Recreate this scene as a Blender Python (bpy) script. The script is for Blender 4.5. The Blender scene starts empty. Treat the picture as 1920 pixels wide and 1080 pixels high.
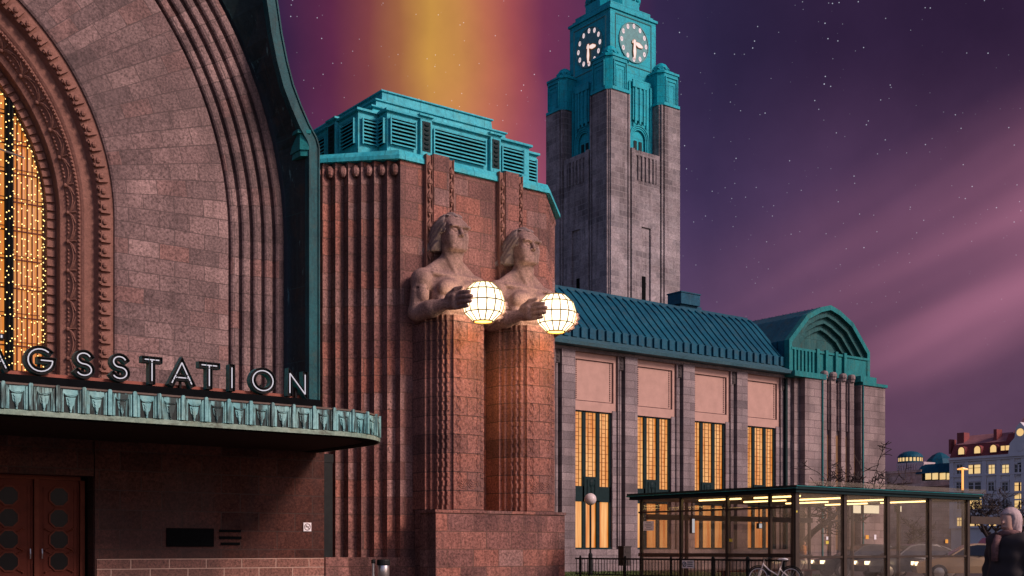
import bpy, bmesh, math, random
import numpy as np
from mathutils import Vector, Matrix
random.seed(7)
R = math.radians
PI = math.pi
SC = bpy.context.scene
COL = SC.collection

# ------------------------------------------------------------------ camera
F, CXP, HYP, EYE = 2230.0, 960.0, 1029.0, 1.25      # focal length / horizon in photo pixels, eye height in metres
FW = Vector((math.cos(R(52.8)), math.sin(R(52.8)), 0))   # looking direction (x runs along the station front, y into it)
RT = Vector((math.sin(R(52.8)), -math.cos(R(52.8)), 0))
cam_d = bpy.data.cameras.new('camera')
cam_d.sensor_width = 36.0
cam_d.lens = 36.0 * F / 1920.0
cam_d.shift_y = (HYP - 540.0) / 1920.0
cam_d.clip_end = 3000.0
cam = bpy.data.objects.new('camera', cam_d)
COL.objects.link(cam)
cam.location = (0, 0, EYE)
cam.rotation_euler = (PI / 2, 0, -R(37.2))
SC.camera = cam

# ------------------------------------------------------------------ light
SUN_DIR = Vector((0.34, -0.78, 0.53)).normalized()   # towards the last light, behind the camera
SUN_EL = math.asin(SUN_DIR.z)
sun_d = bpy.data.lights.new('sun', 'SUN')
sun_d.energy = 3.1
sun_d.angle = R(14)
sun_d.color = (1.0, 0.77, 0.71)
sun = bpy.data.objects.new('sun', sun_d)
COL.objects.link(sun)
sun.rotation_euler = SUN_DIR.to_track_quat('Z', 'Y').to_euler()
SC.view_settings.view_transform = 'Standard'
SC.view_settings.look = 'None'
SC.view_settings.exposure = 0.0
SC.view_settings.gamma = 1.0
SC.cycles.sample_clamp_direct = 2.2      # keeps the lantern ribs crisp against the lit glass


def lin(r, g, b):
    f = lambda c: (c / 255 / 12.92) if c <= 10 else ((c / 255 + 0.055) / 1.055) ** 2.4
    return (f(r), f(g), f(b), 1.0)


class NT:
    """short-hand for building node trees"""
    def __init__(s, nt):
        s.nt = nt
        nt.nodes.clear()

    def n(s, typ, **kw):
        nd = s.nt.nodes.new(typ)
        for k, v in kw.items():
            if k == 'inp':
                for kk, vv in v.items():
                    s.set(nd.inputs[kk], vv)
            else:
                setattr(nd, k, v)
        return nd

    def set(s, sock, v):
        if hasattr(v, 'node'):
            s.nt.links.new(v, sock)
        else:
            sock.default_value = v

    def math(s, op, a, b=None, c=None, clamp=False):
        nd = s.nt.nodes.new('ShaderNodeMath')
        nd.operation = op
        nd.use_clamp = clamp
        s.set(nd.inputs[0], a)
        if b is not None:
            s.set(nd.inputs[1], b)
        if c is not None:
            s.set(nd.inputs[2], c)
        return nd.outputs[0]

    def mix(s, fac, a, b, blend='MIX'):
        nd = s.nt.nodes.new('ShaderNodeMix')
        nd.data_type = 'RGBA'
        nd.blend_type = blend
        s.set(nd.inputs[0], fac)
        s.set(nd.inputs[6], a)
        s.set(nd.inputs[7], b)
        return nd.outputs[2]

    def rng(s, v, a, b, c=0.0, d=1.0, smooth=True):
        nd = s.nt.nodes.new('ShaderNodeMapRange')
        nd.interpolation_type = 'SMOOTHSTEP' if smooth else 'LINEAR'
        nd.clamp = True
        for i, x in enumerate((v, a, b, c, d)):
            s.set(nd.inputs[i], x)
        return nd.outputs[0]

    def ramp(s, fac, stops, interp='LINEAR'):
        nd = s.nt.nodes.new('ShaderNodeValToRGB')
        cr = nd.color_ramp
        cr.interpolation = interp
        cr.elements[0].position = stops[0][0]
        cr.elements[0].color = stops[0][1]
        cr.elements[1].position = stops[-1][0]
        cr.elements[1].color = stops[-1][1]
        for p, c in stops[1:-1]:
            e = cr.elements.new(p)
            e.color = c
        s.set(nd.inputs[0], fac)
        return nd.outputs[0]

    def noise(s, vec, scale, detail=3.0, rough=0.55, dist=0.0):
        nd = s.n('ShaderNodeTexNoise', inp={'Scale': scale, 'Detail': detail, 'Roughness': rough, 'Distortion': dist})
        if vec is not None:
            s.set(nd.inputs['Vector'], vec)
        return nd.outputs[0]


# ------------------------------------------------------------------ sky
world = bpy.data.worlds.new('World')
SC.world = world
world.use_nodes = True
W = NT(world.node_tree)
wo = W.n('ShaderNodeOutputWorld')
tc = W.n('ShaderNodeTexCoord')
dvec = tc.outputs['Generated']


def wdot(v):
    nd = W.n('ShaderNodeVectorMath', operation='DOT_PRODUCT')
    W.set(nd.inputs[0], dvec)
    nd.inputs[1].default_value = v
    return nd.outputs['Value']


df, dr, dz = wdot(FW), wdot(RT), wdot((0, 0, 1))
az = W.math('ARCTAN2', dr, df)
hor = W.math('SQRT', W.math('ADD', W.math('MULTIPLY', df, df), W.math('MULTIPLY', dr, dr)))
el = W.math('DIVIDE', dz, W.math('MAXIMUM', hor, 0.05))
azp = W.math('ADD', az, 0.5)
# the aurora leans and wavers a little
wob = W.n('ShaderNodeCombineXYZ')
W.set(wob.inputs[0], W.math('MULTIPLY', az, 3.0))
W.set(wob.inputs[1], W.math('MULTIPLY', el, 2.2))
wn = W.noise(wob.outputs[0], 1.6, 3.0, 0.5)
azw = W.math('ADD', azp, W.math('MULTIPLY', W.math('SUBTRACT', wn, 0.5), 0.075))
azw = W.math('ADD', azw, W.math('MULTIPLY', W.math('SUBTRACT', 0.42, el), -0.05))
top = W.ramp(azw, [(0.24, lin(44, 32, 60)), (0.300, lin(56, 34, 68)), (0.345, lin(92, 40, 70)), (0.375, lin(122, 62, 66)), (0.402, lin(156, 98, 66)),
                   (0.430, lin(202, 148, 72)), (0.455, lin(202, 140, 78)), (0.480, lin(192, 112, 84)), (0.507, lin(164, 80, 84)), (0.535, lin(116, 52, 84)),
                   (0.57, lin(88, 46, 82)), (0.62, lin(52, 40, 74)), (0.66, lin(42, 34, 64)), (0.75, lin(46, 32, 60)), (0.95, lin(50, 33, 60))])
mid = W.ramp(azw, [(0.24, lin(58, 38, 76)), (0.31, lin(84, 44, 84)), (0.35, lin(108, 52, 88)), (0.38, lin(134, 66, 86)), (0.415, lin(164, 88, 84)),
                   (0.45, lin(194, 110, 90)), (0.48, lin(182, 92, 98)), (0.51, lin(158, 80, 106)), (0.55, lin(120, 68, 106)),
                   (0.61, lin(70, 54, 90)), (0.66, lin(62, 48, 82)), (0.75, lin(78, 55, 86)), (0.95, lin(82, 55, 82))])
low = W.ramp(azp, [(0.3, lin(98, 70, 104)), (0.65, lin(94, 70, 102)), (0.78, lin(98, 68, 94)), (0.95, lin(88, 62, 86))])
hz = lin(76, 62, 76)
sky = W.mix(W.rng(el, 0.02, 0.12), hz, low)
sky = W.mix(W.rng(el, 0.14, 0.31), sky, mid)
sky = W.mix(W.rng(el, 0.27, 0.42), sky, top)
mot = W.noise(dvec, 9.0, 5.0, 0.6)
sky = W.mix(1.0, sky, W.ramp(mot, [(0.3, (0.86, 0.86, 0.88, 1)), (0.7, (1.14, 1.13, 1.12, 1))]), 'MULTIPLY')
# long thin clouds drifting up to the right
wv = W.math('SUBTRACT', el, W.math('MULTIPLY', az, 0.42))
cv = W.n('ShaderNodeCombineXYZ')
W.set(cv.inputs[0], W.math('MULTIPLY', wv, 10.0))
W.set(cv.inputs[1], W.math('MULTIPLY', az, 1.6))
W.set(cv.inputs[2], W.math('MULTIPLY', el, 1.2))
cn = W.noise(cv.outputs[0], 0.75, 3.0, 0.45, 0.4)
band = W.math('MULTIPLY', W.rng(wv, -0.05, 0.06), W.rng(wv, 0.20, 0.09))
cfac = W.math('MULTIPLY', W.math('MULTIPLY', W.rng(cn, 0.28, 0.66), band), W.rng(az, 0.10, 0.36))
sky = W.mix(W.math('MULTIPLY', cfac, 0.95), sky, lin(190, 122, 148))
cdark = W.math('MULTIPLY', W.math('MULTIPLY', W.rng(cn, 0.52, 0.36), W.rng(wv, 0.11, 0.0)), W.rng(el, 0.03, 0.10))
sky = W.mix(W.math('MULTIPLY', cdark, W.math('MULTIPLY', W.rng(az, 0.08, 0.28), 0.6)), sky, lin(62, 44, 68))
# stars
stars = None
for sc_, rad, cut, br in ((95.0, 0.058, 0.25, 1.0), (42.0, 0.027, 0.5, 1.5), (170.0, 0.10, 0.0, 0.75)):
    vo = W.n('ShaderNodeTexVoronoi', feature='F1', inp={'Scale': sc_})
    W.set(vo.inputs['Vector'], dvec)
    sep = W.n('ShaderNodeSeparateColor')
    W.set(sep.inputs[0], vo.outputs['Color'])
    s_ = W.math('MULTIPLY', W.rng(vo.outputs['Distance'], rad, rad * 0.3), W.rng(sep.outputs[0], cut, 1.0))
    s_ = W.math('MULTIPLY', s_, br)
    stars = s_ if stars is None else W.math('ADD', stars, s_)
stars = W.math('MULTIPLY', stars, W.rng(el, 0.10, 0.40, 0.0, 0.75))
stcol = W.mix(1.0, (0.80, 0.88, 1.0, 1), stars, 'MULTIPLY')
sky = W.mix(1.0, sky, stcol, 'ADD')
# behind the camera the dusk still glows: a physical sky with a low sun
ns = W.n('ShaderNodeTexSky', sky_type='NISHITA', sun_disc=False, sun_elevation=SUN_EL,
         sun_rotation=math.atan2(SUN_DIR.x, SUN_DIR.y), air_density=1.2, dust_density=2.0)
dusk = W.mix(1.0, ns.outputs[0], (0.086, 0.076, 0.100, 1), 'MULTIPLY')
behind = W.rng(W.math('ABSOLUTE', az), 0.85, 1.7)
sky = W.mix(behind, sky, dusk)
bg = W.n('ShaderNodeBackground', inp={'Strength': 1.0})
W.set(bg.inputs[0], sky)
W.nt.links.new(bg.outputs[0], wo.inputs[0])


# ------------------------------------------------------------------ materials
def newmat(name):
    m = bpy.data.materials.new(name)
    m.use_nodes = True
    t = NT(m.node_tree)
    out = t.n('ShaderNodeOutputMaterial')
    b = t.n('ShaderNodeBsdfPrincipled')
    t.nt.links.new(b.outputs[0], out.inputs[0])
    return m, t, b, out


def c4(c):
    return (c[0], c[1], c[2], 1.0)


def stone(name, tones, bw, bh, mortar=0.02, mcol=(0.10, 0.07, 0.06), grain=0.72, gscale=13.0, bump=0.5, streak=0.35, off=0.5):
    m, t, b, out = newmat(name)
    tcn = t.n('ShaderNodeTexCoord')
    obj_, uv = tcn.outputs['Object'], tcn.outputs['UV']
    dist = t.n('ShaderNodeVectorMath', operation='ADD')
    nz = t.n('ShaderNodeTexNoise', inp={'Scale': 2.2, 'Detail': 2.0})
    t.set(nz.inputs['Vector'], uv)
    sub = t.n('ShaderNodeVectorMath', operation='SCALE', inp={'Scale': 0.018})
    t.set(sub.inputs[0], nz.outputs['Color'])
    t.set(dist.inputs[0], uv)
    t.set(dist.inputs[1], sub.outputs[0])
    br = t.n('ShaderNodeTexBrick', offset=off, inp={'Color1': (0, 0, 0, 1), 'Color2': (1, 1, 1, 1), 'Mortar': (0.5, 0.5, 0.5, 1),
             'Scale': 1.0, 'Mortar Size': mortar, 'Mortar Smooth': 0.3, 'Bias': 0.0, 'Brick Width': bw, 'Row Height': bh})
    t.set(br.inputs['Vector'], dist.outputs[0])
    n = len(tones)
    col = t.ramp(br.outputs['Color'], [(i / (n - 1), c4(c)) for i, c in enumerate(tones)])
    big = t.noise(obj_, 0.45, 4.0, 0.6)
    col = t.mix(1.0, col, t.ramp(big, [(0.3, (0.70, 0.68, 0.68, 1)), (0.7, (1.22, 1.20, 1.18, 1))]), 'MULTIPLY')
    fine = t.noise(obj_, gscale, 4.0, 0.75)
    g0, g1 = 1.0 - grain, 1.0 + grain
    col = t.mix(1.0, col, t.ramp(fine, [(0.30, (g0, g0, g0, 1)), (0.70, (g1, g1, g1, 1))]), 'MULTIPLY')
    soot = t.noise(obj_, 0.16, 5.0, 0.65)
    col = t.mix(t.rng(soot, 0.46, 0.66, 0.0, 0.45), col, (0.05, 0.038, 0.037, 1))
    mp = t.n('ShaderNodeMapping', inp={'Scale': (1.6, 1.6, 0.10)})
    t.set(mp.inputs[0], obj_)
    st = t.noise(mp.outputs[0], 1.0, 4.0, 0.65)
    col = t.mix(t.math('MULTIPLY', t.rng(st, 0.47, 0.70), min(1.0, streak * 1.5)), col, (0.04, 0.031, 0.030, 1))
    col = t.mix(t.math('MULTIPLY', br.outputs['Fac'], 0.75), col, c4(mcol))
    t.set(b.inputs['Base Color'], col)
    b.inputs['Roughness'].default_value = 0.78
    b.inputs['Specular IOR Level'].default_value = 0.15
    h = t.math('SUBTRACT', t.math('MULTIPLY', fine, 0.55), t.math('MULTIPLY', br.outputs['Fac'], 0.9))
    bp = t.n('ShaderNodeBump', inp={'Strength': bump, 'Distance': 0.05})
    t.set(bp.inputs['Height'], h)
    t.set(b.inputs['Normal'], bp.outputs[0])
    return m


def rough_stone(name, c0, c1, gscale=11.0, grain=0.5, bump=0.5, streak=0.25):
    m, t, b, out = newmat(name)
    ob = t.n('ShaderNodeTexCoord').outputs['Object']
    big = t.noise(ob, 0.9, 4.0, 0.6)
    col = t.ramp(big, [(0.3, c4(c0)), (0.7, c4(c1))])
    fine = t.noise(ob, gscale, 4.0, 0.75)
    g0, g1 = 1.0 - grain, 1.0 + grain
    col = t.mix(1.0, col, t.ramp(fine, [(0.30, (g0, g0, g0, 1)), (0.70, (g1, g1, g1, 1))]), 'MULTIPLY')
    mp = t.n('ShaderNodeMapping', inp={'Scale': (2.5, 2.5, 0.3)})
    t.set(mp.inputs[0], ob)
    st = t.noise(mp.outputs[0], 1.0, 3.0, 0.6)
    col = t.mix(t.math('MULTIPLY', t.rng(st, 0.52, 0.75), streak), col, (0.05, 0.04, 0.038, 1))
    t.set(b.inputs['Base Color'], col)
    b.inputs['Roughness'].default_value = 0.8
    b.inputs['Specular IOR Level'].default_value = 0.25
    vo = t.n('ShaderNodeTexVoronoi', feature='F1', inp={'Scale': 7.0})
    t.set(vo.inputs['Vector'], ob)
    vo2 = t.n('ShaderNodeTexVoronoi', feature='F1', inp={'Scale': 3.0})
    t.set(vo2.inputs['Vector'], ob)
    chis = t.math('ADD', t.math('MULTIPLY', vo.outputs['Distance'], 0.7), t.math('MULTIPLY', vo2.outputs['Distance'], 0.9))
    bp = t.n('ShaderNodeBump', inp={'Strength': bump, 'Distance': 0.04})
    t.set(bp.inputs['Height'], t.math('ADD', fine, t.math('MULTIPLY', chis, 0.22)))
    t.set(b.inputs['Normal'], bp.outputs[0])
    return m


def copper(name, c0, c1, dark=(0.012, 0.02, 0.02), streak=0.3, seam=(0.0, 0.0), rough=0.55, lo=0.5, hi=0.7, sscale=(3.0, 3.0, 0.25), seamcol=None):
    m, t, b, out = newmat(name)
    tcn = t.n('ShaderNodeTexCoord')
    ob = tcn.outputs['Object']
    big = t.noise(ob, 0.8, 4.0, 0.6)
    col = t.ramp(big, [(0.3, c4(c0)), (0.7, c4(c1))])
    fine = t.noise(ob, 9.0, 3.0, 0.7)
    col = t.mix(1.0, col, t.ramp(fine, [(0.3, (0.72, 0.74, 0.74, 1)), (0.7, (1.26, 1.24, 1.22, 1))]), 'MULTIPLY')
    pm = t.n('ShaderNodeMapping', inp={'Scale': (3.5, 3.5, 0.3)})
    t.set(pm.inputs[0], ob)
    pale = t.noise(pm.outputs[0], 1.0, 5.0, 0.7)
    col = t.mix(t.rng(pale, 0.52, 0.74, 0.0, 0.32), col, c4((c1[0] * 1.3 + 0.06, c1[1] * 1.25 + 0.04, c1[2] * 1.15 + 0.03)))
    pat = t.noise(ob, 1.7, 6.0, 0.7)
    col = t.mix(t.rng(pat, 0.50, 0.68, 0.0, 0.5), col, c4((c1[0] * 0.6 + 0.035, c1[1] * 0.55 + 0.02, c1[2] * 0.45 + 0.012)))
    mp = t.n('ShaderNodeMapping', inp={'Scale': sscale})
    t.set(mp.inputs[0], ob)
    st = t.noise(mp.outputs[0], 1.3, 4.0, 0.7)
    col = t.mix(t.math('MULTIPLY', t.rng(st, lo, hi), streak), col, c4(dark))
    hgt = fine
    if seam[0] > 0:
        br = t.n('ShaderNodeTexBrick', offset=0.5, inp={'Scale': 1.0, 'Mortar Size': 0.018, 'Mortar Smooth': 0.2, 'Brick Width': seam[0], 'Row Height': seam[1]})
        t.set(br.inputs['Vector'], tcn.outputs['UV'])
        col = t.mix(t.math('MULTIPLY', br.outputs['Fac'], 0.6), col, c4(seamcol or dark))
        hgt = t.math('SUBTRACT', t.math('MULTIPLY', fine, 0.3), br.outputs['Fac'])
    t.set(b.inputs['Base Color'], col)
    b.inputs['Roughness'].default_value = rough
    b.inputs['Specular IOR Level'].default_value = 0.16
    bp = t.n('ShaderNodeBump', inp={'Strength': 0.25, 'Distance': 0.03})
    t.set(bp.inputs['Height'], hgt)
    t.set(b.inputs['Normal'], bp.outputs[0])
    return m


def plain(name, c, rough=0.6, metal=0.0, var=0.25, scale=4.0, spec=0.4):
    m, t, b, out = newmat(name)
    ob = t.n('ShaderNodeTexCoord').outputs['Object']
    n = t.noise(ob, scale, 4.0, 0.65)
    a, z = 1.0 - var, 1.0 + var
    col = t.mix(1.0, c4(c), t.ramp(n, [(0.3, (a, a, a, 1)), (0.7, (z, z, z, 1))]), 'MULTIPLY')
    t.set(b.inputs['Base Color'], col)
    b.inputs['Roughness'].default_value = rough
    b.inputs['Metallic'].default_value = metal
    b.inputs['Specular IOR Level'].default_value = spec
    return m


def glow(name, c, strength, var=0.0, scale=(1, 1, 1), c2=None):
    m, t, b, out = newmat(name)
    b.inputs['Base Color'].default_value = (0.05, 0.04, 0.03, 1)
    b.inputs['Roughness'].default_value = 0.25
    if c2 is not None:
        ob = t.n('ShaderNodeTexCoord').outputs['Object']
        mp = t.n('ShaderNodeMapping', inp={'Scale': scale})
        t.set(mp.inputs[0], ob)
        n = t.noise(mp.outputs[0], 1.0, 3.0, 0.55)
        t.set(b.inputs['Emission Color'], t.ramp(n, [(0.34, c4(c)), (0.66, c4(c2))]))
    else:
        b.inputs['Emission Color'].default_value = c4(c)
    b.inputs['Emission Strength'].default_value = strength
    return m


def glassmat(name, tint=(0.92, 0.88, 0.84), refl=0.9):
    m, t, b, out = newmat(name)
    t.nt.nodes.remove(b)
    tr = t.n('ShaderNodeBsdfTransparent', inp={'Color': c4(tint)})
    gl = t.n('ShaderNodeBsdfGlossy', inp={'Color': (refl, refl, refl, 1), 'Roughness': 0.02})
    ge = t.n('ShaderNodeNewGeometry')
    dt = t.n('ShaderNodeVectorMath', operation='DOT_PRODUCT')
    t.set(dt.inputs[0], ge.outputs['Incoming'])
    t.set(dt.inputs[1], ge.outputs['Normal'])
    sch = t.math('POWER', t.math('SUBTRACT', 1.0, t.math('ABSOLUTE', dt.outputs['Value'])), 5.0)
    mx = t.n('ShaderNodeMixShader')
    t.set(mx.inputs[0], t.math('ADD', t.math('MULTIPLY', sch, 0.92), 0.035))
    t.nt.links.new(tr.outputs[0], mx.inputs[1])
    t.nt.links.new(gl.outputs[0], mx.inputs[2])
    df_ = t.n('ShaderNodeBsdfDiffuse', inp={'Color': (0.42, 0.36, 0.31, 1)})
    nz = t.noise(t.n('ShaderNodeTexCoord').outputs['Object'], 1.3, 4.0, 0.6)
    m2 = t.n('ShaderNodeMixShader')
    t.set(m2.inputs[0], t.rng(nz, 0.3, 0.75, 0.025, 0.075))
    t.nt.links.new(mx.outputs[0], m2.inputs[1])
    t.nt.links.new(df_.outputs[0], m2.inputs[2])
    t.nt.links.new(m2.outputs[0], out.inputs[0])
    return m


RED = [(0.145, 0.070, 0.060), (0.25, 0.118, 0.098), (0.195, 0.094, 0.079), (0.32, 0.128, 0.092), (0.235, 0.126, 0.108), (0.30, 0.168, 0.145)]
PINK = [(0.115, 0.078, 0.074), (0.23, 0.152, 0.140), (0.155, 0.104, 0.098), (0.275, 0.182, 0.166), (0.185, 0.120, 0.112), (0.235, 0.130, 0.112)]
GREY = [(0.16, 0.132, 0.135), (0.25, 0.205, 0.207), (0.20, 0.158, 0.160), (0.29, 0.235, 0.232), (0.23, 0.178, 0.178)]
M = {}
M['red_stone'] = stone('red_granite', RED, 1.1, 0.62, 0.020, (0.11, 0.065, 0.05))
M['shaft_stone'] = stone('red_granite_shaft', RED[:4], 3.7, 0.66, 0.022, (0.06, 0.035, 0.03), streak=0.3)
M['pink_stone'] = stone('pink_granite', PINK, 1.05, 0.53, 0.018, (0.085, 0.06, 0.055), streak=0.2)
M['step_stone'] = stone('pink_granite_steps', PINK, 0.9, 0.62, 0.018, (0.085, 0.06, 0.055), streak=0.2)
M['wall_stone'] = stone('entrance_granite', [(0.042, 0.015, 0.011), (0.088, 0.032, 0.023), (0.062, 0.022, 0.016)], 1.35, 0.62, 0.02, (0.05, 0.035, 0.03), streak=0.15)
M['carved'] = rough_stone('carved_sandstone', (0.185, 0.085, 0.062), (0.27, 0.128, 0.093), grain=0.25, streak=0.15)
M['statue'] = rough_stone('statue_granite', (0.19, 0.112, 0.092), (0.33, 0.20, 0.165), gscale=16.0, grain=0.5, bump=0.75, streak=0.55)
M['hair'] = rough_stone('statue_granite_weathered', (0.19, 0.135, 0.12), (0.30, 0.215, 0.185), gscale=16.0, grain=0.4, bump=0.5, streak=0.4)
M['grey_stone'] = stone('wing_granite', GREY, 1.5, 0.45, 0.018, (0.10, 0.08, 0.08), grain=0.35, streak=0.2)
M['pav_stone'] = stone('pavilion_granite', [(0.19, 0.145, 0.14), (0.29, 0.22, 0.21), (0.23, 0.18, 0.175), (0.31, 0.24, 0.225)], 1.15, 0.50, 0.018, (0.085, 0.06, 0.06), grain=0.35, streak=0.25)
M['tower_stone'] = stone('tower_granite', [(0.20, 0.178, 0.186), (0.31, 0.275, 0.282), (0.25, 0.215, 0.222), (0.35, 0.305, 0.31), (0.28, 0.238, 0.242)], 0.9, 0.48, 0.025, (0.32, 0.28, 0.27), grain=0.4, gscale=6.0, streak=0.35)
M['plaster'] = plain('pink_plaster', (0.46, 0.28, 0.225), 0.85, 0, 0.10, 1.5, 0.2)
M['teal_lit'] = copper('verdigris_floodlit', (0.025, 0.35, 0.42), (0.06, 0.46, 0.52), (0.01, 0.09, 0.10), 0.35, (1.5, 3.0), lo=0.5, hi=0.75, seamcol=(0.01, 0.12, 0.13))  # attic copper: floodlight is put into this brighter base colour
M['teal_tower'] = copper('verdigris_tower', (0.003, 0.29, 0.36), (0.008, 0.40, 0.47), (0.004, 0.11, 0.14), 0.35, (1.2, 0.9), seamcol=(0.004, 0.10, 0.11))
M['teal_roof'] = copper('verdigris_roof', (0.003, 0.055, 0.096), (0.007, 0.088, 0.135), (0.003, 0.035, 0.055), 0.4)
M['teal_gable'] = copper('verdigris_gable', (0.005, 0.135, 0.145), (0.014, 0.20, 0.20), (0.004, 0.05, 0.06), 0.5)
M['teal_gutter'] = copper('verdigris_gutter', (0.035, 0.095, 0.12), (0.05, 0.12, 0.145), (0.02, 0.05, 0.06), 0.3)
M['verge'] = copper('verge_copper', (0.002, 0.042, 0.050), (0.006, 0.085, 0.095), (0.003, 0.018, 0.02), 0.7)
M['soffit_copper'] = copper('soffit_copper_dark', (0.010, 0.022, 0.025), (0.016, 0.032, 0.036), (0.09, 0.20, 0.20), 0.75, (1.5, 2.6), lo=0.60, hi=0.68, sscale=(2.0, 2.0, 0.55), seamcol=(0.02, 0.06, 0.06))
M['fascia'] = copper('fascia_copper', (0.07, 0.20, 0.21), (0.16, 0.32, 0.31), (0.012, 0.014, 0.012), 0.96, lo=0.36, hi=0.47, sscale=(3.2, 3.2, 0.3))
M['fascia_hi'] = copper('fascia_relief', (0.12, 0.33, 0.34), (0.28, 0.50, 0.47), (0.022, 0.020, 0.016), 0.9, lo=0.46, hi=0.60, sscale=(2.4, 2.4, 0.3))
M['fascia_lip'] = copper('fascia_lip', (0.17, 0.26, 0.20), (0.30, 0.38, 0.30), (0.06, 0.035, 0.02), 0.7, sscale=(1.2, 1.2, 3.0))
M['dark_metal'] = plain('dark_metal', (0.010, 0.012, 0.012), 0.55, spec=0.15)
M['dark_green'] = plain('dark_green_metal', (0.006, 0.020, 0.021), 0.55, spec=0.12)
M['soffit'] = plain('canopy_soffit', (0.035, 0.019, 0.015), 0.8, spec=0.1)
M['rust'] = plain('rust_red_paint', (0.24, 0.055, 0.028), 0.6)
M['wood'] = plain('oiled_oak', (0.105, 0.022, 0.012), 0.6, 0, 0.2, 3.0, 0.12)
M['wood_trim'] = plain('oiled_oak_trim', (0.13, 0.032, 0.017), 0.6, 0, 0.2, 3.0, 0.12)
M['door_glass'] = plain('door_glass', (0.006, 0.006, 0.007), 0.3, 0, 0.1, 3.0, 0.1)
M['neon'] = glow('neon_white', (0.85, 0.80, 0.90), 0.75)
M['letter'] = plain('letter_black', (0.008, 0.008, 0.008), 0.6, spec=0.1)
M['letter_side'] = copper('letter_side', (0.02, 0.20, 0.20), (0.04, 0.28, 0.27), (0.01, 0.03, 0.03), 0.5)
M['black'] = plain('matte_black', (0.004, 0.0045, 0.005), 0.9, spec=0.05)  # even black; also painted in as shade behind louvres and doors
M['steel'] = plain('brushed_steel', (0.62, 0.58, 0.55), 0.28, 0.9, 0.08)
M['white'] = plain('white_paint', (0.74, 0.70, 0.70), 0.5, 0, 0.05)
M['globe'] = glow('lit_opal_glass', (1.0, 0.80, 0.56), 15.0)
M['globe_mouth'] = glow('lantern_mouth', (1.0, 0.48, 0.13), 180.0)
M['globe_frame'] = plain('lantern_bronze', (0.16, 0.13, 0.05), 0.5, 0.3)
M['win_main'] = glow('main_window_glow', (0.88, 0.23, 0.016), 0.80, c2=(0.92, 0.36, 0.085), scale=(4.0, 4.0, 0.3))
M['win_wing'] = glow('wing_window_glow', (0.72, 0.20, 0.018), 0.92, c2=(1.0, 0.50, 0.17), scale=(5.0, 5.0, 0.35))
M['win_slot'] = glow('slot_window_glow', (0.42, 0.17, 0.07), 0.5, c2=(0.12, 0.06, 0.04), scale=(0.5, 0.5, 0.3))
M['win_far'] = glow('far_window_glow', (1.0, 0.58, 0.20), 0.85, c2=(1.0, 0.72, 0.32), scale=(0.2, 0.2, 0.2))
M['bulb'] = glow('fairy_bulb', (1.0, 0.66, 0.22), 3.0)
M['tube'] = glow('fluorescent_tube', (1.0, 0.72, 0.30), 9.0)
M['lamp_lit'] = glow('street_lamp_glow', (1.0, 0.40, 0.10), 1.5)
M['numeral_disc'] = glow('clock_numeral_glow', (0.93, 0.72, 0.74), 0.9)
M['hand'] = glow('clock_hand_glow', (1.0, 0.80, 0.74), 0.95)
M['clock_rim'] = glow('clock_orange_glow', (0.8, 0.22, 0.04), 0.5)
M['glass'] = glassmat('shelter_glass')
M['car_glass'] = plain('car_glass', (0.01, 0.011, 0.013), 0.06, 0, 0.1, 3, 0.7)
M['bark'] = plain('bark', (0.035, 0.022, 0.019), 0.9)
M['rubber'] = plain('rubber', (0.012, 0.012, 0.012), 0.8)


# ------------------------------------------------------------------ mesh building
def onY(px, py, Y):
    """the world point seen at photo pixel (px, py) on the plane y = Y"""
    u = (px - CXP) / F
    d = FW + RT * u
    t = Y / d.y
    return Vector((t * d.x, Y, EYE + (HYP - py) * t / F))


def onX(px, py, X):
    u = (px - CXP) / F
    d = FW + RT * u
    t = X / d.x
    return Vector((X, t * d.y, EYE + (HYP - py) * t / F))


def xY(px, Y):
    return onY(px, HYP, Y).x


def yX(px, X):
    return onX(px, HYP, X).y


ORG = {}


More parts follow.
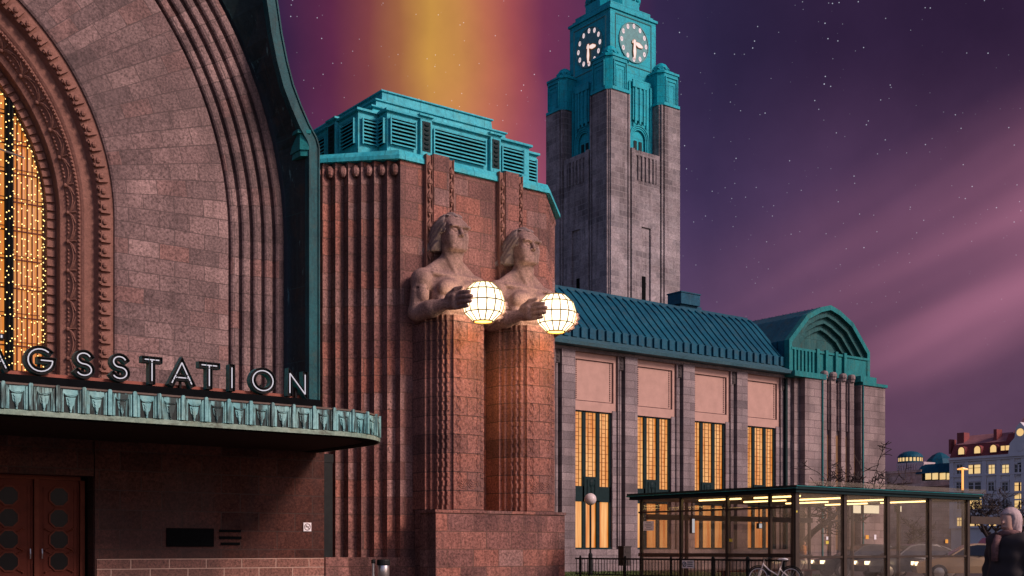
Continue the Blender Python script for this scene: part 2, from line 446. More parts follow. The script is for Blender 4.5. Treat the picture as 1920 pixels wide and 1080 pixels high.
class MB:
    def __init__(s):
        s.v, s.f, s.uv, s.mi = [], [], [], []
        s.M = None

    def face(s, pts, uvs=None, mi=0):
        pts = [Vector(p) for p in pts]
        if s.M is not None:
            pts = [s.M @ p for p in pts]
        i = len(s.v)
        s.v.extend(pts)
        s.f.append(tuple(range(i, i + len(pts))))
        if uvs is None:
            n = Vector((0, 0, 0))
            for a in range(len(pts)):
                p, q = pts[a], pts[(a + 1) % len(pts)]
                n += Vector(((p.y - q.y) * (p.z + q.z), (p.z - q.z) * (p.x + q.x), (p.x - q.x) * (p.y + q.y)))
            if abs(n.z) > 0.75 * n.length:
                uvs = [(p.x, p.y) for p in pts]
            else:
                h = Vector((-n.y, n.x, 0))
                h = h.normalized() if h.length > 1e-9 else Vector((1, 0, 0))
                if abs(h.x) > abs(h.y):
                    h = h if h.x > 0 else -h
                else:
                    h = h if h.y > 0 else -h
                uvs = [(p.dot(h), p.z) for p in pts]
        s.uv.append(uvs)
        s.mi.append(mi)

    def box(s, x0, x1, y0, y1, z0, z1, mi=0):
        a = [(x0, y0), (x1, y0), (x1, y1), (x0, y1)]
        s.prism(a, z0, z1, mi)

    def prism(s, poly, z0, z1, mi=0, poly2=None):
        p2 = poly2 or poly
        n = len(poly)
        for i in range(n):
            a, b = poly[i], poly[(i + 1) % n]
            c, d = p2[(i + 1) % n], p2[i]
            s.face([(a[0], a[1], z0), (b[0], b[1], z0), (c[0], c[1], z1), (d[0], d[1], z1)], None, mi)
        s.face([(p[0], p[1], z1) for p in p2], None, mi)
        s.face([(p[0], p[1], z0) for p in reversed(poly)], None, mi)

    def ext_y(s, poly, y0, y1, mi=0, caps=True):
        n = len(poly)
        for i in range(n):
            a, b = poly[i], poly[(i + 1) % n]
            s.face([(a[0], y0, a[1]), (b[0], y0, b[1]), (b[0], y1, b[1]), (a[0], y1, a[1])], None, mi)
        if caps:
            s.face([(p[0], y0, p[1]) for p in poly], None, mi)
            s.face([(p[0], y1, p[1]) for p in reversed(poly)], None, mi)

    def ext_x(s, poly, x0, x1, mi=0, caps=True):
        n = len(poly)
        for i in range(n):
            a, b = poly[i], poly[(i + 1) % n]
            s.face([(x0, a[0], a[1]), (x0, b[0], b[1]), (x1, b[0], b[1]), (x1, a[0], a[1])], None, mi)
        if caps:
            s.face([(x0, p[0], p[1]) for p in poly], None, mi)
            s.face([(x1, p[0], p[1]) for p in reversed(poly)], None, mi)

    def tube(s, pts, r, n=6, caps=True, mi=0):
        pts = [Vector(p) for p in pts]
        rs = r if isinstance(r, (list, tuple)) else [r] * len(pts)
        rings = []
        up = None
        for i, p in enumerate(pts):
            d = (pts[min(i + 1, len(pts) - 1)] - pts[max(i - 1, 0)])
            if d.length < 1e-9:
                d = Vector((0, 0, 1))
            d.normalize()
            if up is None:
                up = Vector((0, 0, 1)) if abs(d.z) < 0.9 else Vector((1, 0, 0))
            a = d.cross(up)
            if a.length < 1e-6:
                a = d.cross(Vector((0, 1, 0)))
            a.normalize()
            b = a.cross(d)
            up = b
            rings.append([p + a * (rs[i] * math.cos(2 * PI * k / n)) + b * (rs[i] * math.sin(2 * PI * k / n)) for k in range(n)])
        for i in range(len(pts) - 1):
            for k in range(n):
                k2 = (k + 1) % n
                s.face([rings[i][k], rings[i][k2], rings[i + 1][k2], rings[i + 1][k]], None, mi)
        if caps:
            s.face(list(reversed(rings[0])), None, mi)
            s.face(rings[-1], None, mi)

    def ball(s, c, r, nu=10, nv=6, mi=0, v0=-PI / 2, v1=PI / 2):
        c = Vector(c)
        r = r if isinstance(r, (tuple, list)) else (r, r, r)
        P = lambda i, j: c + Vector((r[0] * math.cos(v0 + (v1 - v0) * j / nv) * math.cos(2 * PI * i / nu),
                                     r[1] * math.cos(v0 + (v1 - v0) * j / nv) * math.sin(2 * PI * i / nu),
                                     r[2] * math.sin(v0 + (v1 - v0) * j / nv)))
        for j in range(nv):
            for i in range(nu):
                q = [P(i, j), P(i + 1, j), P(i + 1, j + 1), P(i, j + 1)]
                if (q[0] - q[1]).length < 1e-7:
                    q = [q[0], q[2], q[3]]
                elif (q[2] - q[3]).length < 1e-7:
                    q = [q[0], q[1], q[2]]
                s.face(q, None, mi)

    def lathe(s, prof, c, n=12, mi=0, axis='z'):
        c = Vector(c)

        def P(r, z, a):
            if axis == 'z':
                return c + Vector((r * math.cos(a), r * math.sin(a), z))
            if axis == 'y':
                return c + Vector((r * math.cos(a), z, r * math.sin(a)))
            return c + Vector((z, r * math.cos(a), r * math.sin(a)))
        for i in range(len(prof) - 1):
            for k in range(n):
                a, b = 2 * PI * k / n, 2 * PI * (k + 1) / n
                (r0, z0), (r1, z1) = prof[i], prof[i + 1]
                if r0 < 1e-6:
                    s.face([P(0, z0, a), P(r1, z1, b), P(r1, z1, a)], None, mi)
                elif r1 < 1e-6:
                    s.face([P(r0, z0, a), P(r0, z0, b), P(0, z1, a)], None, mi)
                else:
                    s.face([P(r0, z0, a), P(r0, z0, b), P(r1, z1, b), P(r1, z1, a)], None, mi)

    def build(s, name, mat, parent=None, org=None, smooth=False, loc=None):
        o0 = Vector(ORG[parent.name]) if parent is not None else Vector(org or (0, 0, 0))
        me = bpy.data.meshes.new(name)
        me.from_pydata([tuple(v - o0) for v in s.v], [], s.f)
        ul = me.uv_layers.new(name='uv')
        flat = [c for u in s.uv for p in u for c in p]
        ul.data.foreach_set('uv', flat)
        mats = mat if isinstance(mat, (list, tuple)) else [mat]
        for m_ in mats:
            me.materials.append(m_)
        if len(mats) > 1:
            me.polygons.foreach_set('material_index', s.mi)
        if smooth:
            bm = bmesh.new()
            bm.from_mesh(me)
            bmesh.ops.remove_doubles(bm, verts=bm.verts, dist=1e-4)
            bmesh.ops.recalc_face_normals(bm, faces=bm.faces)
            bm.to_mesh(me)
            bm.free()
            me.polygons.foreach_set('use_smooth', [True] * len(me.polygons))
        me.update()
        o = bpy.data.objects.new(name, me)
        COL.objects.link(o)
        if parent is not None:
            o.parent = parent
            ORG[o.name] = tuple(o0)
        else:
            o.location = o0
            ORG[o.name] = tuple(o0)
        return o


def thing(name, label, cat, loc=(0, 0, 0), group=None):
    o = bpy.data.objects.new(name, None)
    o.empty_display_size = 0.3
    COL.objects.link(o)
    o.location = loc
    o['label'] = label
    o['category'] = cat
    if group:
        o['group'] = group
    ORG[o.name] = tuple(loc)
    return o


def tag(o, label, cat, group=None, kind=None):
    o['label'] = label
    o['category'] = cat
    if group:
        o['group'] = group
    if kind:
        o['kind'] = kind
    return o


def struct(o):
    o['kind'] = 'structure'
    return o


def kids(o):
    return [c for c in bpy.data.objects if c.parent is o]


def dup(root, loc, rz=0.0, label=None, group=None):
    def cp(o, par):
        c = o.copy()
        COL.objects.link(c)
        if par is not None:
            c.parent = par
        for ch in kids(o):
            cp(ch, c)
        return c
    r = cp(root, None)
    r.location = loc
    r.rotation_euler = (0, 0, rz)
    if label:
        r['label'] = label
    if group:
        r['group'] = group
    return r


# ---- signed-distance sculpting, meshed with surface nets
class SDF:
    def __init__(s, lo, hi, h):
        s.lo, s.h = np.array(lo, np.float32), h
        ax = [np.arange(lo[i], hi[i] + h, h, dtype=np.float32) for i in range(3)]
        s.X, s.Y, s.Z = np.meshgrid(*ax, indexing='ij')
        s.D = np.full(s.X.shape, 9.0, np.float32)

    def sph(s, c, r):
        r = r if isinstance(r, (tuple, list)) else (r, r, r)
        a, b, d = (s.X - c[0]) / r[0], (s.Y - c[1]) / r[1], (s.Z - c[2]) / r[2]
        k0 = np.sqrt(a * a + b * b + d * d) + 1e-6
        k1 = np.sqrt((a / r[0]) ** 2 + (b / r[1]) ** 2 + (d / r[2]) ** 2) + 1e-6
        return k0 * (k0 - 1) / k1

    def cone(s, a, b, r0, r1):
        a, b = np.array(a, np.float32), np.array(b, np.float32)
        ab = b - a
        L = float(ab @ ab) + 1e-9
        t = np.clip(((s.X - a[0]) * ab[0] + (s.Y - a[1]) * ab[1] + (s.Z - a[2]) * ab[2]) / L, 0, 1)
        return np.sqrt((s.X - a[0] - t * ab[0]) ** 2 + (s.Y - a[1] - t * ab[1]) ** 2 + (s.Z - a[2] - t * ab[2]) ** 2) - (r0 + (r1 - r0) * t)

    def rbox(s, c, hs, r=0.05, tilt=0.0):
        x, y, z = s.X - c[0], s.Y - c[1], s.Z - c[2]
        if tilt:
            ct, st = math.cos(tilt), math.sin(tilt)
            y, z = ct * y + st * z, -st * y + ct * z
        qx, qy, qz = np.abs(x) - hs[0] + r, np.abs(y) - hs[1] + r, np.abs(z) - hs[2] + r
        return np.sqrt(np.maximum(qx, 0) ** 2 + np.maximum(qy, 0) ** 2 + np.maximum(qz, 0) ** 2) + np.minimum(np.maximum(qx, np.maximum(qy, qz)), 0) - r

    def add(s, d, k=0.05):
        h = np.maximum(k - np.abs(s.D - d), 0) / k
        s.D = np.minimum(s.D, d) - h * h * k * 0.25

    def cut(s, d, k=0.05):
        d = -d
        h = np.maximum(k - np.abs(s.D - d), 0) / k
        s.D = np.maximum(s.D, d) + h * h * k * 0.25

    def mesh(s, name, mat, parent=None, org=(0, 0, 0)):
        D, h = s.D, s.h
        ins = D < 0
        nx, ny, nz = D.shape
        cs = np.zeros((nx - 1, ny - 1, nz - 1), np.int8)
        corners = [(i, j, k) for i in (0, 1) for j in (0, 1) for k in (0, 1)]
        for i, j, k in corners:
            cs += ins[i:nx - 1 + i, j:ny - 1 + j, k:nz - 1 + k]
        mask = (cs > 0) & (cs < 8)
        I, J, K = np.nonzero(mask)
        idx = np.full(mask.shape, -1, np.int64)
        idx[mask] = np.arange(len(I))
        pos = np.zeros((len(I), 3), np.float64)
        cnt = np.zeros(len(I))
        for a in corners:
            for ax in range(3):
                if a[ax] == 1:
                    continue
                b = list(a)
                b[ax] = 1
                va = D[I + a[0], J + a[1], K + a[2]]
                vb = D[I + b[0], J + b[1], K + b[2]]
                cr = (va < 0) != (vb < 0)
                t = np.where(cr, va / np.where(cr, va - vb, 1), 0)
                p = np.tile(np.array(a, np.float64), (len(I), 1))
                p[:, ax] = t
                pos += np.where(cr[:, None], p, 0)
                cnt += cr
        pos = pos / cnt[:, None]
        vs = (np.stack([I, J, K], 1) + pos) * h + s.lo
        fs = []
        for ax in range(3):
            o1, o2 = (ax + 1) % 3, (ax + 2) % 3
            sl0 = [slice(1, -1)] * 3
            sl1 = [slice(1, -1)] * 3
            sl0[ax] = slice(0, -1)
            sl1[ax] = slice(1, None)
            a_, b_ = ins[tuple(sl0)], ins[tuple(sl1)]
            diff = a_ != b_
            P = np.stack(np.nonzero(diff), 1)
            flip = a_[diff]
            P = P + 1
            P[:, ax] -= 1
            e1 = np.zeros(3, int)
            e2 = np.zeros(3, int)
            e1[o1] = 1
            e2[o2] = 1
            q = [P, P - e1, P - e1 - e2, P - e2]
            ids = np.stack([idx[x[:, 0], x[:, 1], x[:, 2]] for x in q], 1)
            ids[~flip] = ids[~flip][:, ::-1]
            fs.append(ids)
        fs = np.concatenate(fs)
        fs = fs[(fs >= 0).all(1)]
        o0 = np.array(ORG[parent.name]) if parent is not None else np.array(org)
        me = bpy.data.meshes.new(name)
        me.from_pydata([tuple(v) for v in (vs - o0)], [], [tuple(int(x) for x in q) for q in fs])
        me.materials.append(mat)
        me.polygons.foreach_set('use_smooth', [True] * len(me.polygons))
        me.update()
        o = bpy.data.objects.new(name, me)
        COL.objects.link(o)
        if parent is not None:
            o.parent = parent
        else:
            o.location = tuple(o0)
        ORG[o.name] = tuple(o0)
        return o

# ================================================================== ground
def sheet(name, x0, x1, y0, y1, z, mat, kind='structure'):
    mb = MB()
    mb.face([(x0, y0, z), (x1, y0, z), (x1, y1, z), (x0, y1, z)])
    o = mb.build(name, mat)
    o['kind'] = kind
    return o


M['asphalt'] = plain('asphalt', (0.045, 0.043, 0.045), 0.55, 0, 0.3, 1.5)
M['paving'] = stone('granite_paving', [(0.06, 0.05, 0.05), (0.09, 0.075, 0.07), (0.075, 0.065, 0.06)], 0.6, 0.4, 0.012, (0.05, 0.045, 0.04), grain=0.25, streak=0.0, bump=0.2)
M['kerb'] = plain('kerb_granite', (0.24, 0.21, 0.20), 0.8)
M['grass'] = plain('grass_green', (0.060, 0.085, 0.022), 0.9, 0, 0.4, 6.0)
sheet('ground', -1500, 1500, -400, 2200, -0.008, M['asphalt'])
sheet('plaza_paving', -40, 62, 14, 49.5, 0.0, M['paving'])
sheet('lawn', 30.2, 45.5, 34.6, 47.5, 0.006, M['grass'])
mb = MB()
rg = random.Random(3)
for i in range(5200):
    x, y = rg.uniform(30.3, 45.3), rg.uniform(34.7, 47.3)
    a, w, hh = rg.uniform(0, PI), 0.03, rg.uniform(0.06, 0.16)
    dx, dy = math.cos(a) * w, math.sin(a) * w
    mb.face([(x - dx, y - dy, 0.0), (x + dx, y + dy, 0.0), (x + rg.uniform(-.06, .06), y + rg.uniform(-.06, .06), hh)])
g_ = mb.build('grass', M['grass'])
tag(g_, 'short green grass behind the black railing', 'grass', kind='stuff')
mb = MB()
mb.box(62.0, 62.3, 14, 49, 0, 0.12)
mb.box(47.0, 62.0, 14.0, 14.3, 0, 0.12)
struct(mb.build('kerb', M['kerb']))
mb = MB()
for i in range(14):
    mb.face([(70 + 9 * i, 30, 0.0), (74 + 9 * i, 30, 0.0), (74 + 9 * i, 30.25, 0.0), (70 + 9 * i, 30.25, 0.0)])
struct(mb.build('road_marking', M['white']))

# ================================================================== arched main hall
AX, AZ = 4.9, 12.0           # arch centre
hall = thing('station_hall', 'pink granite station hall front with huge round arch and copper edged gable', 'building', (AX, 38.8, 0))


def arch_path(zb, n=72):
    """(angle or None, z, s): up the right jamb, round the arch, down the left jamb"""
    p = [('r', zb), ('r', (zb + AZ) / 2)]
    p += [(i * PI / n, None) for i in range(n + 1)]
    p += [('l', (zb + AZ) / 2), ('l', zb)]
    return p


def arch_pt(r, q, y):
    a, z = q
    if a == 'r':
        return Vector((AX + r, y, z))
    if a == 'l':
        return Vector((AX - r, y, z))
    return Vector((AX + r * math.cos(a), y, AZ + r * math.sin(a)))


def arch_s(q, rref):
    a, z = q
    if a == 'r':
        return z - AZ
    if a == 'l':
        return PI * rref + (AZ - z)
    return a * rref


def sweep(prof, zb, rref, mb=None, n=72, uoff=0.0):
    mb = mb or MB()
    path = arch_path(zb, n)
    cum = [0.0]
    for i in range(1, len(prof)):
        cum.append(cum[-1] + math.hypot(prof[i][0] - prof[i - 1][0], prof[i][1] - prof[i - 1][1]))
    for j in range(len(path) - 1):
        s0, s1 = arch_s(path[j], rref), arch_s(path[j + 1], rref)
        for i in range(len(prof) - 1):
            (r0, y0), (r1, y1) = prof[i], prof[i + 1]
            mb.face([arch_pt(r0, path[j], y0), arch_pt(r1, path[j], y1), arch_pt(r1, path[j + 1], y1), arch_pt(r0, path[j + 1], y0)],
                    [(uoff + cum[i], s0), (uoff + cum[i + 1], s0), (uoff + cum[i + 1], s1), (uoff + cum[i], s1)])
    return mb


def along(s):
    """the path position s metres up the right side from the springing (negative: down the jamb), measured at r = 7.5"""
    if s < 0:
        return ('r', AZ + s)
    a = s / 7.5
    if a > PI:
        return ('l', AZ - (s - PI * 7.5))
    return (a, None)


sweep([(8.25, 38.86), (8.25, 38.8), (8.32, 38.76), (12.2, 38.8)], 4.3, 10.0).build('arch_face', M['pink_stone'], hall)
for i in range(5):                                    # five rounded orders stepping forward
    r = 12.2 + 0.372 * i
    y0, y1 = 38.8 - 0.11 * i, 38.8 - 0.11 * (i + 1)
    sweep([(r, y0), (r, y0 + 0.10), (r + 0.075, y0 + 0.10), (r + 0.075, y1 + 0.06), (r + 0.12, y1 + 0.012), (r + 0.2, y1),
           (r + 0.32, y1 + 0.012), (r + 0.372, y1 + 0.05)], 4.3, 13.2, uoff=0.37 * i + 0.3 * (i % 3)).build('arch_order', M['step_stone'], hall)

# carved band between the wall and the window
band = [(8.25, 38.86), (8.05, 38.88), (7.78, 38.95), (7.70, 39.14), (7.68, 39.16), (7.40, 39.20), (7.34, 39.24), (7.30, 39.28), (7.22, 39.28), (7.20, 39.34), (6.98, 39.62), (6.97, 39.66),
        (6.80, 39.74), (6.78, 39.78), (6.76, 40.12), (6.50, 40.16), (6.50, 40.5)]
bmb = sweep(band, 4.3, 7.5)
rg = random.Random(11)
S0, S1 = -7.4, PI * 7.5 + 7.4
s = S0
while s < S1:                                        # rosette blocks
    q0, q1, qm = along(s + 0.04), along(s + 0.40), along(s + 0.22)
    for (r0, r1, y0, y1) in ((7.82, 8.14, 38.80, 38.93),):
        a, b_, c, d = [arch_pt(r, q, y0) for r, q in ((r0, q0), (r1, q0), (r1, q1), (r0, q1))]
        e, f_, g, h = [arch_pt(r, q, y1) for r, q in ((r0, q0), (r1, q0), (r1, q1), (r0, q1))]
        bmb.face([a, b_, c, d])
        bmb.face([a, d, h, e])
        bmb.face([a, e, f_, b_])
        bmb.face([c, g, h, d])
    bmb.ball(arch_pt(7.93, qm, 38.78), (0.09, 0.07, 0.10), 8, 4)
    bmb.ball(arch_pt(7.80, along(s + 0.12), 38.86), 0.06, 6, 4)
    bmb.ball(arch_pt(7.80, along(s + 0.32), 38.86), 0.05, 6, 4)
    s += 0.47
s = S0
while s < S1:                                        # beads
    bmb.ball(arch_pt(7.26, along(s), 39.26), 0.045, 6, 4)
    s += 0.13
s = S0
while s < S1:                                        # dentils next to the glass
    q0, q1 = along(s), along(s + 0.20)
    a, b_, c, d = [arch_pt(r, q, 40.06) for r, q in ((6.48, q0), (6.74, q0), (6.74, q1), (6.48, q1))]
    e, f_, g, h = [arch_pt(r, q, 40.2) for r, q in ((6.48, q0), (6.74, q0), (6.74, q1), (6.48, q1))]
    bmb.face([a, b_, c, d])
    bmb.face([a, d, h, e])
    bmb.face([a, e, f_, b_])
    bmb.face([c, g, h, d])
    s += 0.31
s = S0
while s < S1:                                        # palmette fans
    L = 0.95
    surf = lambda t, w: arch_pt(6.985 + 0.215 * w, along(s + t), 39.615 - 0.275 * w - 0.018)
    bmb.ball(surf(0, 0.06), 0.075, 8, 5)
    for k in range(-4, 5):
        if k == 0:
            continue
        sg = 1 if k > 0 else -1
        m_ = abs(k)
        pts = []
        for i in range(6):
            f_ = i / 5
            t = sg * f_ * (0.10 + 0.095 * m_) * (0.55 + 0.45 * f_)
            w = 0.10 + f_ * 0.88 * (1.0 - 0.10 * (4 - m_)) if m_ < 4 else 0.10 + 0.88 * math.sin(f_ * PI / 2) * 0.6
            pts.append(surf(t, w))
        bmb.tube(pts, [0.024, 0.03, 0.03, 0.028, 0.024, 0.016], 5)
    bmb.tube([surf(0, 0.1), surf(0, 0.95)], 0.03, 5)
    for k in range(4):
        bmb.ball(surf(L * 0.5 + (k - 1.5) * 0.13, 0.10), 0.04, 6, 4)
    s += L
bmb.build('carved_archivolt', M['carved'], hall)

# the great window
win = MB()
path = arch_path(4.3)
rim = [arch_pt(6.52, q, 40.42) for q in path]
win.face(rim)
WIN = win.build('arch_window', M['win_main'], hall)
fr = MB()
for x in (AX + 5.34, AX + 2.2, AX - 2.2, AX - 5.34):
    top_z = AZ + math.sqrt(6.5 ** 2 - (x - AX) ** 2)
    fr.box(x - 0.11, x + 0.11, 40.10, 40.40, 4.3, top_z)
fr.build('mullion', M['black'], WIN)
fr = MB()
fine = [AX + 5.34 + 0.11 + 0.16 * i for i in range(1, 7)] + [AX + 2.3 + 0.3 * i for i in range(1, 10)] + [AX - 2 + 0.4 * i for i in range(1, 10)]
for x in fine:
    if abs(x - AX) < 6.45:
        top_z = AZ + math.sqrt(6.5 ** 2 - (x - AX) ** 2)
        w = 0.022 if int(x * 10) % 3 else 0.035
        fr.box(x - w / 2, x + w / 2, 40.33, 40.39, 4.3, top_z)
for k in range(15):
    z = 5.0 + 0.93 * k
    if z < AZ + 6.3:
        hw = 6.48 if z < AZ else math.sqrt(6.48 ** 2 - (z - AZ) ** 2)
        fr.box(AX - hw, AX + hw, 40.34, 40.38, z, z + 0.045)
        fr.box(AX - hw, AX + hw, 40.35, 40.38, z + 0.14, z + 0.165)
fr.build('glazing_bar', M['wood_trim'], WIN)
fr = MB()
sweep([(6.53, 40.36), (6.43, 40.30), (6.43, 40.41)], 4.3, 6.5, fr)
fr.build('window_frame', M['steel'], WIN)
fr = MB()
fr.tube([(AX + 4.2, 40.05, 14.15), (AX + 5.1, 40.0, 13.95), (AX + 5.75, 40.05, 13.85)], 0.03, 6)
fr.build('tie_rod', M['steel'], WIN)

# copper clad gable edge, flaring out at the foot
outer = [(19.62, 5.0), (19.62, 9.0), (19.62, 12.0), (19.62, 14.0), (19.62, 15.2), (19.52, 15.5), (19.24, 15.9), (18.92, 16.5), (18.63, 17.14), (18.4, 17.9), (18.2, 18.78),
         (18.02, 19.88), (17.7, 21.4), (17.1, 23.2), (16.0, 25.2), (14.2, 26.9), (11.5, 28.2), (8.2, 28.9), (4.9, 29.1)]
outer = outer + [(2 * AX - x, z) for x, z in reversed(outer[:-1])]
N_ = len(outer)


def offs(poly, d):
    res = []
    for i, (x, z) in enumerate(poly):
        a, b_ = poly[max(i - 1, 0)], poly[min(i + 1, len(poly) - 1)]
        tx, tz = b_[0] - a[0], b_[1] - a[1]
        l = math.hypot(tx, tz)
        res.append((x - tz / l * d, z + tx / l * d))
    return res


inner = offs(outer, 0.34)
vm = MB()
for i in range(N_ - 1):
    (a, b_), (c, d) = outer[i], outer[i + 1]
    (e, f_), (g, h) = inner[i], inner[i + 1]
    vm.face([(e, 37.0, f_), (a, 37.0, b_), (c, 37.0, d), (g, 37.0, h)])
    vm.face([(e, 37.0, f_), (e, 37.35, f_), (g, 37.35, h), (g, 37.0, h)])
    vm.face([(a, 37.0, b_), (a, 45.0, b_), (c, 45.0, d), (c, 37.0, d)])
    ou = offs([outer[i], outer[i + 1]], -0.05)
    vm.face([(a, 36.95, b_), (ou[0][0], 36.95, ou[0][1]), (ou[1][0], 36.95, ou[1][1]), (c, 36.95, d)])
    vm.face([(a, 36.95, b_), (a, 37.0, b_), (c, 37.0, d), (c, 36.95, d)])
    vm.face([(ou[0][0], 36.95, ou[0][1]), (ou[0][0], 37.3, ou[0][1]), (ou[1][0], 37.3, ou[1][1]), (ou[1][0], 36.95, ou[1][1])])
vm.build('gable_verge', M['verge'], hall)
sm = MB()
arcp = []
for (x, z) in inner:
    if z <= AZ:
        arcp.append(Vector((AX + (14.22 if x > AX else -14.22), 38.3, z)))
    else:
        a = math.atan2(z - AZ, x - AX)
        arcp.append(Vector((AX + 14.22 * math.cos(a), 38.3, AZ + 14.22 * math.sin(a))))
for i in range(N_ - 1):
    p0, p1 = Vector((inner[i][0], 37.3, inner[i][1])), Vector((inner[i + 1][0], 37.3, inner[i + 1][1]))
    sm.face([arcp[i], p0, p1, arcp[i + 1]], [(0, p0.z), (1.4, p0.z), (1.4, p1.z), (0, p1.z)])
    q0, q1 = arcp[i].copy(), arcp[i + 1].copy()
    q0.y = q1.y = 38.75
    sm.face([arcp[i], q0, q1, arcp[i + 1]])
sm.build('gable_soffit', M['soffit_copper'], hall)
mb = MB()
mb.prism([(19.0, 37.15), (19.3, 37.0), (19.3, 37.9), (19.0, 37.95)], 15.05, 15.6)
mb.prism([(18.9, 37.1), (19.32, 36.94), (19.32, 37.95), (18.9, 38.0)], 15.6, 15.72)
mb.prism([(19.05, 37.2), (19.3, 37.05), (19.3, 37.8), (19.05, 37.85)], 14.85, 15.05)
mb.build('gutter_hopper', M['teal_gable'], hall)

# entrance wall under the canopy
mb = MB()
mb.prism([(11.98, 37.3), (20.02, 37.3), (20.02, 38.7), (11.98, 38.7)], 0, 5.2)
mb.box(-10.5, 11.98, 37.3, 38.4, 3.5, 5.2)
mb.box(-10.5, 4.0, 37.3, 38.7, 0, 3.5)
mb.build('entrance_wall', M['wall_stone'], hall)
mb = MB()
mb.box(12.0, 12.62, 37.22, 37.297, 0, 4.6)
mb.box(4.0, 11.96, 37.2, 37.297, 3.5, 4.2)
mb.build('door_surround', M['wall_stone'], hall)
mb = MB()
mb.box(12.05, 20.05, 37.18, 37.297, 0, 0.93)
mb.build('wall_plinth', stone('plinth_granite', [(0.17, 0.082, 0.062), (0.25, 0.12, 0.092), (0.20, 0.10, 0.078)], 1.25, 0.31, 0.016, (0.50, 0.36, 0.28), streak=0.1), hall)
mb = MB()
mb.box(20.05, 20.42, 37.42, 37.8, 0, 4.6)
mb.box(20.03, 20.44, 37.40, 37.82, 4.3, 4.6)
mb.build('dark_column', M['dark_metal'], hall)  # dark box column filling the strip between wall and pylon
mb = MB()
a, b_ = onY(313, 990, 37.25), onY(401, 1025, 37.25)
mb.box(a.x, b_.x, 37.24, 37.33, b_.z, a.z)
mb.build('wall_hatch', M['black'], hall)
for (y0, y1, x0, x1) in ((993, 998, 412, 452), (1005.5, 1011, 412, 453), (1017, 1022, 415, 450)):
    mb = MB()
    a, b_ = onY(x0, y0, 37.25), onY(x1, y1, 37.25)
    mb.box(a.x, b_.x, 37.25, 37.34, b_.z, a.z)
    mb.build('air_slot', M['black'], hall)

# oak doors
def octo(cx, cz, r):
    return [(cx + r * math.cos(PI / 8 + k * PI / 4), cz + r * math.sin(PI / 8 + k * PI / 4)) for k in range(8)]


mb = MB()
mb.box(4.0, 11.75, 37.80, 38.0, 3.38, 3.5)
for x in (4.05, 5.53, 6.98, 8.83, 10.42, 11.8):
    mb.box(x - 0.07, x + 0.07, 37.78, 38.0, 0, 3.38)
mb.build('door_frame', M['wood_trim'], hall)
mb = MB()
mb.box(11.74, 11.97, 37.85, 38.3, 0, 3.5)
mb.box(4.0, 11.9, 38.02, 38.2, 0, 3.5)
mb.build('door_recess', M['black'], hall)
for di, (x0, x1) in enumerate(((4.15, 5.45), (5.6, 6.9), (7.06, 8.72), (8.92, 10.33), (10.50, 11.72))):
    mb = MB()
    mb.box(x0, x1, 37.90, 38.0, 0.02, 3.38)
    for a, b_, z0, z1 in ((x0, x0 + 0.05, 0.1, 3.3), (x1 - 0.05, x1, 0.1, 3.3), (x0 + 0.05, x1 - 0.05, 3.2, 3.3)):
        mb.box(a, b_, 37.87, 37.90, z0, z1)
    mb.box(x0 + 0.14, x0 + 0.16, 37.885, 37.90, 0.1, 3.16)
    mb.box(x1 - 0.16, x1 - 0.14, 37.885, 37.90, 0.1, 3.16)
    door = mb.build('door', M['wood'], hall)
    cx = (x0 + x1) / 2
    for zc in (2.86, 2.19, 1.53, 0.86):
        w = MB()
        w.ext_y(octo(cx, zc, 0.285), 37.86, 37.91)
        w.build('door_pane', M['door_glass'], door)
        w = MB()
        o_, i_ = octo(cx, zc, 0.33), octo(cx, zc, 0.285)
        for k in range(8):
            k2 = (k + 1) % 8
            w.face([(o_[k][0], 37.85, o_[k][1]), (o_[k2][0], 37.85, o_[k2][1]), (i_[k2][0], 37.85, i_[k2][1]), (i_[k][0], 37.85, i_[k][1])])
            w.face([(o_[k][0], 37.85, o_[k][1]), (o_[k2][0], 37.85, o_[k2][1]), (o_[k2][0], 37.90, o_[k2][1]), (o_[k][0], 37.90, o_[k][1])])
        if zc < 1.8:
            for sx in (-1, 1):
                for sz in (-1, 1):
                    w.tube([(cx + sx * 0.24, 37.85, zc + sz * 0.24), (cx + sx * 0.40, 37.85, zc + sz * 0.32)], 0.018, 5)
                    w.ball((cx + sx * 0.41, 37.85, zc + sz * 0.33), 0.035, 6, 4)
        w.build('pane_moulding', M['wood_trim'], door)
    w = MB()
    hx = x1 - 0.09 if di % 2 else x0 + 0.09
    w.tube([(hx, 37.80, 0.95), (hx, 37.78, 1.1), (hx, 37.80, 1.25)], 0.02, 6)
    w.build('door_handle', M['steel'], door)

# fairy light curtain hanging in front of the window
fl = thing('fairy_light_curtain', 'golden fairy lights hanging on wires in front of the arched window', 'string lights', (AX + 5.5, 40.2, 5.0))
mb = MB()
rg = random.Random(5)
blbs = []
xs = [AX + 4.45 + 0.105 * i for i in range(20)]
for x in xs:
    tz = AZ + math.sqrt(max(0.0, 6.42 ** 2 - (x - AX) ** 2)) if x - AX < 6.42 else AZ
    yb = 40.02 if abs(x - AX - 5.34) < 0.16 else 40.22
    mb.tube([(x, yb, 5.2), (x, yb, tz)], 0.004, 3, False)
    z = 5.3 + rg.random() * 0.4
    while z < tz:
        blbs.append((x + rg.uniform(-.03, .03), yb - 0.02, z))
        z += rg.uniform(0.16, 0.62)
for i in range(60):                                 # along the edge of the arch
    q = along(-6.8 + i * 0.20)
    blbs.append(tuple(arch_pt(6.40, q, 40.22)))
mb.build('light_wire', M['dark_metal'], fl)
rg.shuffle(blbs)
b0 = None
